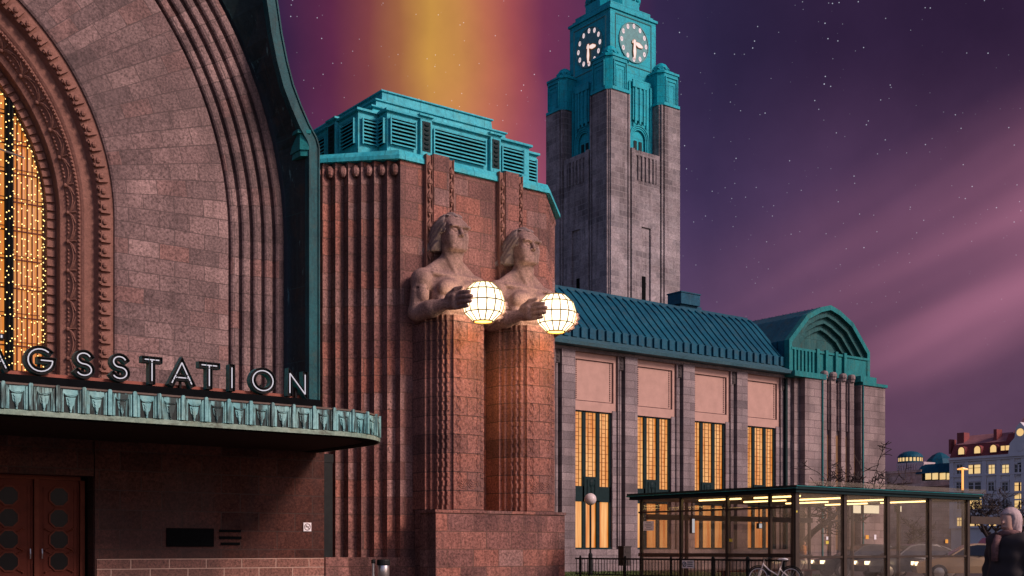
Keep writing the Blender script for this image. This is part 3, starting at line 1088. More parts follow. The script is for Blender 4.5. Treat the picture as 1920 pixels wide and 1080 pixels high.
for p in blbs[:100]:
    if b0 is None:
        mb = MB()
        mb.ball((fl.location.x, fl.location.y, fl.location.z), 0.021, 6, 4)
        b0 = mb.build('bulb', M['bulb'], fl)
        o = b0
    else:
        o = b0.copy()
        COL.objects.link(o)
    o.location = Vector(p) - fl.location
mb = MB()
for p in blbs[100:]:
    mb.ball(p, 0.021, 5, 3)
o = mb.build('bulbs', M['bulb'], fl)
o['kind'] = 'stuff'

# ================================================================== canopy
CY, CZ0, CZ1 = 31.2, 4.6, 5.36
can = thing('entrance_canopy', 'rounded entrance canopy with weathered green copper frieze over the doors', 'canopy', (AX, CY, CZ0))
XE, RX, RY = 17.2, 2.5, 2.6
cpath = [(-9.5, CY), (XE, CY)]
NC = 18
for i in range(1, NC + 1):
    a = i / NC * PI / 2
    cpath.append((XE + RX * math.sin(a), CY + RY * (1 - math.cos(a))))
cpath.append((XE + RX, 37.2))
clen = [0.0]
for i in range(1, len(cpath)):
    clen.append(clen[-1] + math.hypot(cpath[i][0] - cpath[i - 1][0], cpath[i][1] - cpath[i - 1][1]))


def cpt(s_, d=0.0):
    """canopy edge point at length s_, d metres outwards"""
    s_ = min(max(s_, 0.0), clen[-1] - 1e-4)
    for i in range(1, len(cpath)):
        if s_ <= clen[i]:
            f_ = (s_ - clen[i - 1]) / (clen[i] - clen[i - 1])
            (x0, y0), (x1, y1) = cpath[i - 1], cpath[i]
            tx, ty = x1 - x0, y1 - y0
            l = math.hypot(tx, ty)
            return (x0 + tx * f_ + ty / l * d, y0 + ty * f_ - tx / l * d)


def ring_band(mb, d0, z0, d1, z1):
    ss = [0.0] + [clen[1] * i / 10 for i in range(1, 10)] + clen[1:]
    for i in range(len(ss) - 1):
        a, b_ = ss[i], ss[i + 1]
        p, q = cpt(a + 1e-5, d0), cpt(b_ - 1e-5, d0)
        r_, t_ = cpt(b_ - 1e-5, d1), cpt(a + 1e-5, d1)
        mb.face([(p[0], p[1], z0), (q[0], q[1], z0), (r_[0], r_[1], z1), (t_[0], t_[1], z1)], [(a, z0), (b_, z0), (b_, z1), (a, z1)])


def relief(mb, poly, d0, d1):
    """a raised shape on the frieze; poly in (s, z)"""
    n = len(poly)
    f0 = [cpt(p[0], d0) + (p[1],) for p in poly]
    f1 = [cpt(p[0], d1) + (p[1],) for p in poly]
    mb.face(f1)
    for i in range(n):
        j = (i + 1) % n
        mb.face([f0[i], f0[j], f1[j], f1[i]])


fb = MB()
ring_band(fb, 0.0, CZ0 + 0.12, 0.0, CZ1)
ring_band(fb, 0.0, CZ1, -0.25, CZ1)
fb.build('frieze', M['fascia'], can)
lip = MB()
ring_band(lip, 0.0, CZ0, 0.05, CZ0)
ring_band(lip, 0.05, CZ0, 0.06, CZ0 + 0.10)
ring_band(lip, 0.06, CZ0 + 0.10, 0.0, CZ0 + 0.14)
lip.build('frieze_lip', M['fascia_lip'], can)
tp = MB()
ring_band(tp, 0.02, CZ1 + 0.002, 0.02, CZ1 + 0.05)
ring_band(tp, 0.02, CZ1 + 0.05, -0.3, CZ1 + 0.07)
tp.build('roof_edge', plain('roof_edge_brown', (0.11, 0.075, 0.055), 0.7), can)
orn = MB()
PITCH = 0.662
s_end = clen[-1] - 2.2
# panels counted back from the end of the curve so that the spacing fits the corner
ns = int(s_end / PITCH)
s0_ = (7.785 + 9.5) % PITCH
k = 0
while s0_ + k * PITCH < s_end:
    s_ = s0_ + k * PITCH
    k += 1
    if cpt(s_)[0] < 3.0:
        continue
    z0, z1 = CZ0 + 0.15, CZ1
    relief(orn, [(s_ - 0.05, z0), (s_ + 0.05, z0), (s_ + 0.05, z1 + 0.03), (s_ + 0.025, z1 + 0.06), (s_ - 0.025, z1 + 0.06), (s_ - 0.05, z1 + 0.03)], 0, 0.085)
    for sg in (-1, 1):
        relief(orn, [(s_ + sg * 0.075, z0), (s_ + sg * 0.115, z0), (s_ + sg * 0.115, z1 - 0.05), (s_ + sg * 0.075, z1 - 0.02)], 0, 0.05)
        relief(orn, [(s_ + sg * 0.125, z0), (s_ + sg * 0.150, z0), (s_ + sg * 0.150, z1 - 0.11), (s_ + sg * 0.125, z1 - 0.08)], 0, 0.03)
    c = s_ + PITCH / 2
    relief(orn, [(c - 0.20, z1 - 0.11), (c - 0.19, z1 - 0.03), (c + 0.19, z1 - 0.03), (c + 0.20, z1 - 0.11), (c + 0.10, z1 - 0.16), (c, z1 - 0.175), (c - 0.10, z1 - 0.16)], 0, 0.025)
    pts = []
    for i in range(9):
        t = -1 + 2 * i / 8
        pts.append(cpt(c + 0.17 * t, 0.04) + (z1 - 0.20 + 0.055 * t * t + (0.02 if abs(t) > 0.9 else 0),))
    orn.tube(pts, 0.014, 5)
    relief(orn, [(c - 0.125, z1 - 0.22), (c + 0.125, z1 - 0.22), (c + 0.09, z0 + 0.20), (c, z0 + 0.10), (c - 0.09, z0 + 0.20)], 0, 0.02)
    for j in range(4):
        w, zz = 0.085 - 0.016 * j, z1 - 0.25 - 0.075 * j
        relief(orn, [(c - w, zz), (c + w, zz), (c + w * 0.6, zz - 0.06), (c, zz - 0.10), (c - w * 0.6, zz - 0.06)], 0.0, 0.045 + 0.004 * j)
    relief(orn, [(c - 0.018, z0), (c + 0.018, z0), (c + 0.018, z0 + 0.18), (c - 0.018, z0 + 0.18)], 0, 0.04)
orn.build('frieze_ornament', M['fascia_hi'], can)
sl = MB()
ss = [0.0] + clen[1:]
pin = [cpt(x, -0.02) for x in [1e-5] + [min(c_, clen[-1] - 1e-3) for c_ in clen[1:]]]
sl.face([(x, y, CZ0 + 0.02) for x, y in pin] + [(-9.5, 37.2, CZ0 + 0.02)])
sl.face([(x, y, CZ1 - 0.05) for x, y in pin] + [(-9.5, 37.2, CZ1 - 0.05)])
sl.build('slab', M['soffit'], can)
sl = MB()
pin2 = [cpt(x, -0.5) for x in [1e-5] + [min(c_, clen[-1] - 1e-3) for c_ in clen[1:]]]
for i in range(len(pin2) - 1):
    a, b_ = pin2[i], pin2[i + 1]
    sl.face([(a[0], a[1], CZ0 - 0.0), (b_[0], b_[1], CZ0 - 0.0), (b_[0], b_[1], CZ0 + 0.02), (a[0], a[1], CZ0 + 0.02)])
    c, d = cpt(ss[i] + 1e-5 if i else 1e-5, -0.03), cpt(min(ss[i + 1], clen[-1] - 1e-3), -0.03)
    sl.face([(a[0], a[1], CZ0), (b_[0], b_[1], CZ0), (d[0], d[1], CZ0), (c[0], c[1], CZ0)])
sl.build('soffit_border', M['black'], can)

# ================================================================== neon sign
sign = thing('neon_sign', 'neon station name sign in black channel letters on the canopy roof', 'sign', (AX, 32.2, CZ1))
SY = 32.2
mb = MB()
mb.box(-6, 17.2, SY + 0.02, SY + 0.16, 5.50, 5.76)
for i in range(12):
    x = -5 + 2.0 * i
    mb.box(x - 0.04, x + 0.04, SY + 0.05, SY + 0.45, CZ1 - 0.05, 5.6)
mb.build('rail', M['black'], sign)
mb = MB()
mb.box(-6, 16.75, SY + 0.24, SY + 0.30, 5.70, 5.875)
mb.build('rust_strip', M['rust'], sign)
arc = lambda cx, cz, rx, rz, a0, a1, n=12: [(cx + rx * math.cos(R(a0 + (a1 - a0) * i / n)), cz + rz * math.sin(R(a0 + (a1 - a0) * i / n))) for i in range(n + 1)]
GLYPH = {
    'Ä': [[(0, 0), (0.5, 1), (1, 0)], [(0.22, 0.28), (0.78, 0.28)]],
    'A': [[(0, 0), (0.5, 1), (1, 0)], [(0.22, 0.28), (0.78, 0.28)]],
    'G': [arc(0.5, 0.5, 0.5, 0.5, 48, 360, 18) + [(0.52, 0.5)]],
    'S': [arc(0.5, 0.755, 0.40, 0.245, 25, 270, 12)[:-1] + arc(0.5, 0.25, 0.45, 0.26, 90, -150, 12)],
    'T': [[(0, 1), (1, 1)], [(0.5, 1), (0.5, 0)]],
    'I': [[(0.5, 0), (0.5, 1)]],
    'O': [arc(0.5, 0.5, 0.5, 0.5, 90, 450, 24)],
    'N': [[(0, 0), (0, 1), (1, 0), (1, 1)]],
}


def ribbon(pts, w, closed=False):
    n = len(pts)
    L, Rr = [], []
    for i in range(n):
        a = pts[i - 1] if (i > 0 or closed) else pts[0]
        c = pts[(i + 1) % n] if (i < n - 1 or closed) else pts[-1]
        b_ = pts[i]
        d0 = Vector((b_[0] - a[0], b_[1] - a[1]))
        d1 = Vector((c[0] - b_[0], c[1] - b_[1]))
        d0 = d0.normalized() if d0.length > 1e-9 else d1.normalized()
        d1 = d1.normalized() if d1.length > 1e-9 else d0
        n0, n1 = Vector((-d0.y, d0.x)), Vector((-d1.y, d1.x))
        m = (n0 + n1)
        m = m.normalized() if m.length > 1e-6 else n0
        k_ = min(1.0 / max(m.dot(n0), 0.35), 1.9)
        e = Vector((0, 0))
        if not closed and i == 0:
            e = -d1 * w
        if not closed and i == n - 1:
            e = d0 * w
        L.append(Vector(b_) + m * w * k_ + e)
        Rr.append(Vector(b_) - m * w * k_ + e)
    return L, Rr


def letter(ch, x0, x1, z0, z1, y):
    hw = 0.092
    strokes = []
    for st in GLYPH[ch]:
        strokes.append([(x0 + hw + p[0] * (x1 - x0 - 2 * hw), z0 + hw + p[1] * (z1 - z0 - 2 * hw)) for p in st])
    m = MB()
    for si, st in enumerate(strokes):
        closed = ch == 'O'
        if closed:
            st = st[:-1]
        L, Rr = ribbon(st, hw, closed)
        n = len(st)
        yy = y + 0.003 * si
        back = y + 0.24
        for i in range(n if closed else n - 1):
            j = (i + 1) % n
            l0, l1, r0, r1 = L[i], L[j], Rr[i], Rr[j]
            # channel: sunken face between two standing edges
            m.face([(l0.x, yy, l0.y), (l1.x, yy, l1.y), (l1.x, back, l1.y), (l0.x, back, l0.y)], None, 1)
            m.face([(r0.x, yy, r0.y), (r1.x, yy, r1.y), (r1.x, back, r1.y), (r0.x, back, r0.y)], None, 1)
            il0, il1, ir0, ir1 = l0.lerp(r0, 0.12), l1.lerp(r1, 0.12), l0.lerp(r0, 0.88), l1.lerp(r1, 0.88)
            m.face([(l0.x, yy, l0.y), (l1.x, yy, l1.y), (il1.x, yy, il1.y), (il0.x, yy, il0.y)], None, 0)
            m.face([(r0.x, yy, r0.y), (r1.x, yy, r1.y), (ir1.x, yy, ir1.y), (ir0.x, yy, ir0.y)], None, 0)
            m.face([(il0.x, yy + 0.06, il0.y), (il1.x, yy + 0.06, il1.y), (ir1.x, yy + 0.06, ir1.y), (ir0.x, yy + 0.06, ir0.y)], None, 0)
            m.face([(il0.x, yy, il0.y), (il1.x, yy, il1.y), (il1.x, yy + 0.06, il1.y), (il0.x, yy + 0.06, il0.y)], None, 0)
            m.face([(ir0.x, yy, ir0.y), (ir1.x, yy, ir1.y), (ir1.x, yy + 0.06, ir1.y), (ir0.x, yy + 0.06, ir0.y)], None, 0)
        if not closed:
            for i in (0, n - 1):
                m.face([(L[i].x, yy, L[i].y), (Rr[i].x, yy, Rr[i].y), (Rr[i].x, back, Rr[i].y), (L[i].x, back, L[i].y)], None, 1)
    if ch == 'Ä':
        for sx in (0.28, 0.72):
            xx = x0 + sx * (x1 - x0)
            m.box(xx - 0.07, xx + 0.07, y, y + 0.24, z1 + 0.05, z1 + 0.2, 0)
    m.box((x0 + x1) / 2 - 0.03, (x0 + x1) / 2 + 0.03, y + 0.12, y + 0.2, 5.6, (z0 + z1) / 2 - 0.1, 0)
    lo = m.build('letter', [M['letter'], M['letter_side']], sign)
    t = MB()
    for si, st in enumerate(strokes):
        if ch == 'O':
            t.tube([(p[0], y + 0.02, p[1]) for p in st], 0.016, 6)
        else:
            for i in range(len(st) - 1):
                t.tube([(st[i][0], y + 0.02, st[i][1]), (st[i + 1][0], y + 0.02, st[i + 1][1])], 0.016, 6)
    if ch == 'Ä':
        for sx in (0.28, 0.72):
            t.box(x0 + sx * (x1 - x0) - 0.02, x0 + sx * (x1 - x0) + 0.02, y - 0.02, y - 0.005, z1 + 0.09, z1 + 0.16)
    t.build('neon_tube', M['neon'], lo)


for ch, p0, p1 in (('Ä', -40, 19), ('G', 46, 106), ('S', 136, 180), ('S', 204, 246), ('T', 266, 305), ('A', 317, 366),
                   ('T', 373, 413), ('I', 428, 443), ('O', 469, 518), ('N', 539, 578)):
    a, b_ = xY(p0, SY), xY(p1, SY)
    letter(ch, a, b_, 5.80, 6.57, SY)

# no-smoking plate
p_ = onY(576, 988, 37.28)
ns_ = thing('no_smoking_sign', 'small white no smoking plate on the granite wall under the canopy', 'sign', (p_.x, 37.28, p_.z))
mb = MB()
mb.box(p_.x - 0.15, p_.x + 0.15, 37.262, 37.29, p_.z - 0.15, p_.z + 0.15)
mb.build('plate', M['white'], ns_)
mb = MB()
mb.tube([(p_.x + 0.11 * math.cos(a_ * PI / 12), 37.258, p_.z + 0.11 * math.sin(a_ * PI / 12)) for a_ in range(25)], 0.012, 5, False)
mb.tube([(p_.x - 0.08, 37.258, p_.z + 0.08), (p_.x + 0.08, 37.258, p_.z - 0.08)], 0.012, 5)
mb.box(p_.x - 0.075, p_.x + 0.06, 37.256, 37.262, p_.z - 0.012, p_.z + 0.015)
mb.tube([(p_.x + 0.06, 37.258, p_.z + 0.01), (p_.x + 0.08, 37.258, p_.z + 0.05)], 0.006, 4)
mb.build('symbol', plain('sign_dark_red', (0.09, 0.03, 0.03), 0.6), ns_)

# ================================================================== statue block
PX0, PX1, PY, PZ = 22.35, 29.0, 36.0, 15.05
blk = thing('statue_pylon', 'red granite pylon block with fluted sides, copper louvre attic and two standing giants in front', 'building', (25.67, 36, 0))
NF, FS = 7, 0.335
left = []
x, y = PX0, PY
for i in range(NF):
    left += [(x, y + FS), (x - FS, y + FS)]
    x, y = x - FS, y + FS
lp = [(x, 48.0)] + [p for p in reversed(left)] + [(PX0, PY)]
rp = [(PX0 + PX1 - p[0], p[1]) for p in reversed(lp)]
plan = lp + rp
mb = MB()
mb.prism(plan, 0, PZ)
mb.build('wall', M['red_stone'], blk)
for i in range(NF):                                   # rounded stops where the flutes end under the cornice
    for mir in (0, 1):
        cx, cy = PX0 - FS * i - 0.10, PY + FS * (i + 1) - 0.12
        if mir:
            cx = PX0 + PX1 - cx
        fl_ = MB()
        fl_.ball((cx, cy, 14.74), (0.15, 0.15, 0.22), 10, 6)
        fl_.build('flute_stop', M['red_stone'], blk)
mb = MB()
mb.prism([(19.98, 37.12), (20.9, 37.12), (22.3, 35.85), (29.05, 35.85), (31.5, 38.3), (31.5, 39), (19.98, 39)], 0, 0.95)
mb.build('plinth', M['red_stone'], blk)
for (a, b_) in ((797, 846), (934, 975)):
    xl, xr = xY(a, 35.95) - 0.04, xY(b_, 35.95) + 0.04
    mb = MB()
    w = (xr - xl)
    cl, cr = xl + 0.24 * w, xl + 0.79 * w
    mb.box(cl, cr, 35.76, 36.06, 8.5, 15.46)
    st = mb.build('pilaster', M['red_stone'], blk)
    for (u0, u1) in ((xl, cl), (cr, xr)):
        m2 = MB()
        m2.box(u0 + 0.01, u1 - 0.01, 35.86, 36.05, 8.5, 15.40)
        z = 8.7
        um = (u0 + u1) / 2
        hw = (u1 - u0) * 0.36
        while z < 15.2:
            m2.ext_y([(um - hw, z), (um, z - 0.22), (um + hw, z), (um, z + 0.22)], 35.78, 35.865)
            m2.box(um - hw * 0.5, um + hw * 0.5, 35.74, 35.79, z - 0.06, z + 0.06)
            z += 0.52
        m2.box(u0 + 0.005, u0 + 0.035, 35.80, 35.99, 8.5, 15.42)
        m2.box(u1 - 0.035, u1 - 0.005, 35.80, 35.99, 8.5, 15.42)
        m2.build('carved_strip', M['carved'], st)
# copper cornice, louvre storey and stepped roof
mb = MB()
c_out = [(19.75, 38.55), (22.25, 35.90), (29.1, 35.90), (31.6, 38.3), (31.6, 48), (19.75, 48)]
c_mid = [(19.95, 38.65), (22.3, 36.0), (29.05, 36.0), (31.4, 38.4), (31.4, 48), (19.95, 48)]
for (p, q, r_) in ((c_out, c_out, (15.06, 15.20)), (c_out, c_mid, (15.20, 15.40))):
    mb.prism(p, r_[0], r_[1], 0, q)
mb.build('cornice', M['teal_lit'], blk)
L_ = MB()
lplan = [(21.5, 48), (21.5, 37.5), (22.35, 37.5), (22.35, 36.9), (28.85, 36.9), (28.85, 37.5), (29.7, 37.5), (29.7, 48)]
L_.prism(lplan, 15.38, 17.05)
cop = [(21.4, 48), (21.4, 37.38), (22.25, 37.38), (22.25, 36.78), (28.95, 36.78), (28.95, 37.38), (29.8, 37.38), (29.8, 48)]
L_.prism(cop, 17.05, 17.13)
attic = L_.build('louvre_storey', M['teal_lit'], blk)


def louvre(p0, p1, z0, z1, nrm, n=7):
    """slatted opening between plan points p0-p1; nrm points outwards"""
    p0, p1, nrm = Vector(p0), Vector(p1), Vector(nrm)
    d = MB()
    P = lambda p, o, z: (p.x + nrm.x * o, p.y + nrm.y * o, z)
    d.face([P(p0, 0.004, z0), P(p1, 0.004, z0), P(p1, 0.004, z1), P(p0, 0.004, z1)])
    b = d.build('louvre', M['black'], blk)  # flat black sheet put in for the shade behind the slats
    m = MB()
    h = (z1 - z0) / n
    for i in range(n):
        z = z0 + h * i
        m.face([P(p0, 0.13, z + 0.02), P(p1, 0.13, z + 0.02), P(p1, 0.01, z + h * 0.62), P(p0, 0.01, z + h * 0.62)])
        m.face([P(p0, 0.13, z + 0.02), P(p1, 0.13, z + 0.02), P(p1, 0.13, z - 0.02), P(p0, 0.13, z - 0.02)])
    t = (p1 - p0).normalized() * 0.05
    for q, s_ in ((p0, -1), (p1, 1)):
        a_, b_ = (q + t * s_, q) if s_ < 0 else (q, q + t)
        m.face([P(a_, 0.14, z0 - 0.05), P(b_, 0.14, z0 - 0.05), P(b_, 0.14, z1 + 0.05), P(a_, 0.14, z1 + 0.05)])
        m.face([P(q, 0.14, z0), P(q, 0.0, z0), P(q, 0.0, z1), P(q, 0.14, z1)])
    m.face([P(p0, 0.14, z1), P(p1, 0.14, z1), P(p1, 0.14, z1 + 0.05), P(p0, 0.14, z1 + 0.05)])
    m.build('louvre_slat', M['teal_lit'], b)


FY = 36.9
for (a, b_) in ((731, 776), (812, 907), (940, 978)):
    louvre((xY(a, FY), FY, 0), (xY(b_, FY), FY, 0), 15.88, 16.84, (0, -1, 0))
louvre((21.66, 37.5, 0), (22.22, 37.5, 0), 15.9, 16.82, (0, -1, 0))
louvre((22.35, 36.99, 0), (22.35, 37.42, 0), 15.9, 16.82, (-1, 0, 0))
louvre((21.5, 37.65, 0), (21.5, 38.6, 0), 15.9, 16.82, (-1, 0, 0))
louvre((21.5, 39.8, 0), (21.5, 41.6, 0), 15.9, 16.82, (-1, 0, 0))
louvre((21.5, 43.0, 0), (21.5, 45.0, 0), 15.9, 16.82, (-1, 0, 0))
louvre((29.0, 37.5, 0), (29.6, 37.5, 0), 15.9, 16.82, (0, -1, 0))


def lpil(axis, c, half):
    m = MB()
    if axis == 'y':
        m.box(c - half, c + half, 36.74, FY - 0.002, 15.7, 17.02)
        m.box(c - half - 0.06, c + half + 0.06, 36.68, FY - 0.002, 17.135, 17.2)
    else:
        m.box(21.34, 21.498, c - half, c + half, 15.7, 17.02)
        m.box(21.28, 21.498, c - half - 0.06, c + half + 0.06, 17.135, 17.2)
    b = m.build('attic_pilaster', M['teal_lit'], blk)
    m = MB()
    if axis == 'y':
        m.box(c - half + 0.07, c + half - 0.07, 36.725, 36.738, 15.85, 16.95)
        for i in range(6):
            m.ball((c, 36.72, 15.97 + 0.17 * i), (half * 0.45, 0.05, 0.06), 8, 5)
    else:
        m.box(21.325, 21.338, c - half + 0.07, c + half - 0.07, 15.85, 16.95)
        for i in range(6):
            m.ball((21.32, c, 15.97 + 0.17 * i), (0.05, half * 0.45, 0.06), 8, 5)
    m.build('pilaster_panel', M['dark_green'], b)


lpil('y', (xY(786, FY) + xY(804, FY)) / 2, 0.25)
lpil('y', (xY(916, FY) + xY(934, FY)) / 2, 0.24)
lpil('x', 39.2, 0.3)
lpil('x', 42.3, 0.3)
mb = MB()
for (x0, x1, y0, z0, z1, sl_) in ((22.1, 29.0, 37.55, 17.13, 17.42, 0.12), (22.5, 28.55, 37.95, 17.42, 17.86, 0.05), (23.0, 28.15, 38.35, 17.86, 18.42, 0.05)):
    mb.prism([(x0, y0), (x1, y0), (x1, 47.5), (x0, 47.5)], z0, z1 - 0.05, 0, [(x0 + sl_, y0 + sl_), (x1 - sl_, y0 + sl_), (x1 - sl_, 47.4), (x0 + sl_, 47.4)])
    mb.box(x0 - 0.02, x1 + 0.02, y0 - 0.02, 47.5, z1 - 0.05, z1)
mb.build('stepped_roof', M['teal_lit'], blk)

# pedestal
ped = thing('granite_pedestal', 'low red granite pedestal below the two stone giants', 'pedestal', (25.5, 35, 0))
mb = MB()
mb.box(22.6, 28.35, 34.1, 35.1, 0, 2.5)
mb.build('block', M['red_stone'], ped)
mb = MB()
mb.box(22.56, 28.39, 34.06, 35.1, 2.5, 2.6)
mb.build('coping', M['red_stone'], ped)
for gx in (24.10, 27.35):
    mb = MB()
    mb.box(gx - 1.24, gx + 1.24, 35.1, 35.84, 0, 2.6)
    mb.build('base_block', M['shaft_stone'], ped)

# ================================================================== the stone giants
st = thing('stone_giant', 'stone giant holding a lit globe, the nearer of the pair', 'statue', (0, 0, 2.6), 'stone giants holding globes')
half = [(0.49, -1.64), (0.58, -1.64), (0.58, -1.56), (0.66, -1.50), (0.78, -1.50), (0.78, -1.38), (0.90, -1.38), (0.90, -1.22), (1.0, -1.22), (1.0, -1.0), (1.12, -1.0), (1.12, -0.82), (1.24, -0.82), (1.24, 0.02)]
plan = [(-x, y) for x, y in reversed(half)] + half
mb = MB()
mb.prism(plan, 2.6, 9.45)
shaft = mb.build('shaft', M['shaft_stone'], st)
rl = MB()
rg = random.Random(2)
z = 2.75
while z < 9.1:
    zt = min(z + 0.60, 9.3)
    for sg in (-1, 1):
        for (px_, y_, w, hh) in ((0.72, -1.50, 0.10, 0.19), (0.84, -1.38, 0.10, 0.19), (0.95, -1.22, 0.085, 0.17)):
            rl.box(sg * px_ - w / 2, sg * px_ + w / 2, y_ - 0.035, y_ + 0.01, z + 0.05, z + 0.05 + hh)
            rl.box(sg * px_ - w / 2, sg * px_ + w / 2, y_ - 0.035, y_ + 0.01, z + 0.36, z + 0.36 + hh * 0.8)
        for j in range(3):                             # wavy lines cut on the front
            xs_ = -0.44 + 0.075 * j if sg < 0 else 0.44 - 0.06 * j
            if sg > 0 and j > 0:
                continue
            rl.tube([(xs_ + 0.035 * math.sin(i * 1.3 + j), -1.645, z + 0.03 + 0.54 * i / 7) for i in range(8)], 0.016, 5)
    rl.box(-0.02 + 0.42, 0.44, -1.66, -1.63, z + 0.1, z + 0.2)
    z += 0.66
for cx in (-0.2, 0.22):
    for r_ in (0.07, 0.13, 0.19, 0.25):
        rl.tube([(cx + r_ * math.sin(a_ * PI / 8), -1.645, 3.55 - r_ * 1.3 * math.cos(a_ * PI / 8) + 0.15) for a_ in range(-4, 5)], 0.014, 4)
rl.build('relief', M['shaft_stone'], shaft)

S = SDF((-1.85, -3.15, 8.85), (1.85, 0.15, 13.45), 0.028)
# trunk
S.add(S.rbox((0, -0.72, 9.55), (0.90, 0.66, 0.75), 0.42), 0.2)
S.add(S.sph((0, -0.70, 10.25), (0.95, 0.64, 0.95)), 0.25)
S.add(S.sph((0, -0.55, 10.72), (1.08, 0.50, 0.48)), 0.2)
for sg in (-1, 1):
    S.add(S.sph((sg * 0.42, -1.14, 10.45), (0.48, 0.30, 0.36)), 0.05)        # pectorals
    S.add(S.cone((sg * 0.20, -0.58, 11.62), (sg * 1.02, -0.50, 10.92), 0.20, 0.27), 0.28)   # trapezius
    S.add(S.cone((sg * 0.05, -1.10, 10.92), (sg * 0.95, -0.90, 10.98), 0.07, 0.08), 0.08)   # collar bone
    S.add(S.sph((sg * 1.16, -0.50, 10.74), (0.40, 0.46, 0.46)), 0.10)        # deltoid
    S.add(S.cone((sg * 1.24, -0.50, 10.70), (sg * 1.40, -0.52, 9.72), 0.31, 0.27), 0.05)
    S.add(S.sph((sg * 1.28, -0.74, 10.22), (0.23, 0.22, 0.40)), 0.07)        # biceps
    S.add(S.sph((sg * 1.38, -0.44, 9.60), (0.29, 0.30, 0.29)), 0.08)         # elbow
    S.add(S.cone((sg * 1.38, -0.55, 9.56), (sg * 1.20, -1.20, 9.64), 0.29, 0.30), 0.05)
    S.add(S.cone((sg * 1.20, -1.20, 9.64), (sg * 0.98, -1.85, 9.74), 0.30, 0.19), 0.08)
    S.add(S.sph((sg * 1.34, -0.95, 9.72), (0.18, 0.42, 0.20)), 0.07)
    # palm and fingers closing round the globe (centre y -2.6, z 9.78, radius .75)
    dz_ = 0.0 if sg < 0 else -0.22
    S.add(S.rbox((sg * 0.93, -2.08, 9.78 + dz_ * 0.6), (0.14, 0.24, 0.28), 0.12), 0.09)
    S.add(S.sph((sg * 0.98, -1.98, 9.95 + dz_ * 0.6), (0.15, 0.2, 0.14)), 0.08)
    for fi, (zf, ln, rr) in enumerate(((10.02, 17, 0.092), (9.86, 25, 0.096), (9.70, 22, 0.092), (9.55, 12, 0.082))):
        zf += dz_
        cz = zf - 9.78
        prev = None
        a0 = -26
        for k in range(5):
            a_ = R(a0 + (ln - a0) * k / 4)
            rad = math.sqrt(max(0.05, (0.75 + 0.085 + (0.07, 0.05, 0.03, 0.01, 0.0)[k]) ** 2 - cz * cz))
            p = (sg * rad * math.cos(a_), -2.6 - rad * math.sin(a_), zf + (0.0, 0.015, 0.01, 0.0, -0.01)[k])
            if k == 0:
                p = (sg * 0.93, -2.20, zf)
            if prev is not None:
                S.add(S.cone(prev, p, rr * (1.06 - 0.05 * k), rr * (1.01 - 0.05 * k)), 0.022)
            prev = p
    th = [(sg * 0.97, -1.98, 10.02 + dz_ * 0.6), (sg * 0.90, -2.22, 10.17 + dz_ * 0.6), (sg * 0.78, -2.45, 10.22 + dz_ * 0.6)]
    S.add(S.cone(th[0], th[1], 0.11, 0.095), 0.05)
    S.add(S.cone(th[1], th[2], 0.095, 0.075), 0.03)
S.cut(S.cone((0, -1.50, 9.3), (0, -1.43, 10.72), 0.06, 0.07), 0.07)             # breastbone
for sg in (-1, 1):
    S.cut(S.cone((sg * 0.85, -1.28, 10.16), (sg * 0.1, -1.46, 10.06), 0.06, 0.06), 0.05)
    S.cut(S.cone((sg * 0.98, -1.02, 10.85), (sg * 0.98, -1.0, 9.9), 0.05, 0.10), 0.05)     # arm set off from the chest
    S.cut(S.cone((sg * 1.62, -0.62, 10.42), (sg * 1.05, -0.98, 10.36), 0.04, 0.04), 0.05)   # below the deltoid
    S.cut(S.cone((sg * 1.52, -0.85, 9.90), (sg * 1.18, -1.0, 9.96), 0.05, 0.05), 0.05)     # crook of the elbow
for zz in (9.55, 9.85):
    S.cut(S.cone((-0.48, -1.37, zz), (0.48, -1.37, zz), 0.05, 0.05), 0.06)
# neck
S.add(S.cone((0, -0.60, 10.95), (0, -0.72, 12.1), 0.40, 0.36), 0.14)
for sg in (-1, 1):
    S.add(S.cone((sg * 0.09, -1.06, 11.0), (sg * 0.36, -0.72, 12.0), 0.07, 0.09), 0.05)
# head
head_lift = 0.20
S.Z = S.Z - head_lift
S.add(S.sph((0, -0.66, 12.48), (0.47, 0.56, 0.60)), 0.05)
S.add(S.rbox((0, -0.86, 12.30), (0.42, 0.36, 0.46), 0.20), 0.08)
S.add(S.rbox((0, -0.90, 11.92), (0.37, 0.34, 0.26), 0.13), 0.10)              # jaw
S.add(S.rbox((0, -1.17, 11.80), (0.19, 0.10, 0.13), 0.07), 0.06)              # chin
S.add(S.rbox((0, -1.20, 12.50), (0.40, 0.10, 0.06), 0.03), 0.03)             # brow
for sg in (-1, 1):
    S.add(S.sph((sg * 0.29, -1.07, 12.19), (0.14, 0.15, 0.12)), 0.07)         # cheekbones
    S.cut(S.sph((sg * 0.205, -1.27, 12.37), (0.165, 0.16, 0.105)), 0.02)    # sockets
    S.add(S.sph((sg * 0.20, -1.165, 12.37), (0.11, 0.055, 0.05)), 0.008)      # eyes
    S.add(S.cone((sg * 0.09, -1.205, 12.425), (sg * 0.31, -1.165, 12.41), 0.020, 0.020), 0.01)
    S.add(S.cone((sg * 0.10, -1.20, 12.32), (sg * 0.30, -1.165, 12.325), 0.014, 0.014), 0.01)
S.add(S.cone((0, -1.19, 12.50), (0, -1.335, 12.21), 0.048, 0.072), 0.018)     # nose
S.add(S.sph((-0.075, -1.255, 12.175), (0.05, 0.06, 0.045)), 0.02)
S.add(S.sph((0.075, -1.255, 12.175), (0.05, 0.06, 0.045)), 0.02)
S.cut(S.rbox((0, -1.30, 12.105), (0.07, 0.06, 0.022), 0.01), 0.02)
S.add(S.rbox((0, -1.215, 12.02), (0.165, 0.05, 0.03), 0.025), 0.015)          # lips
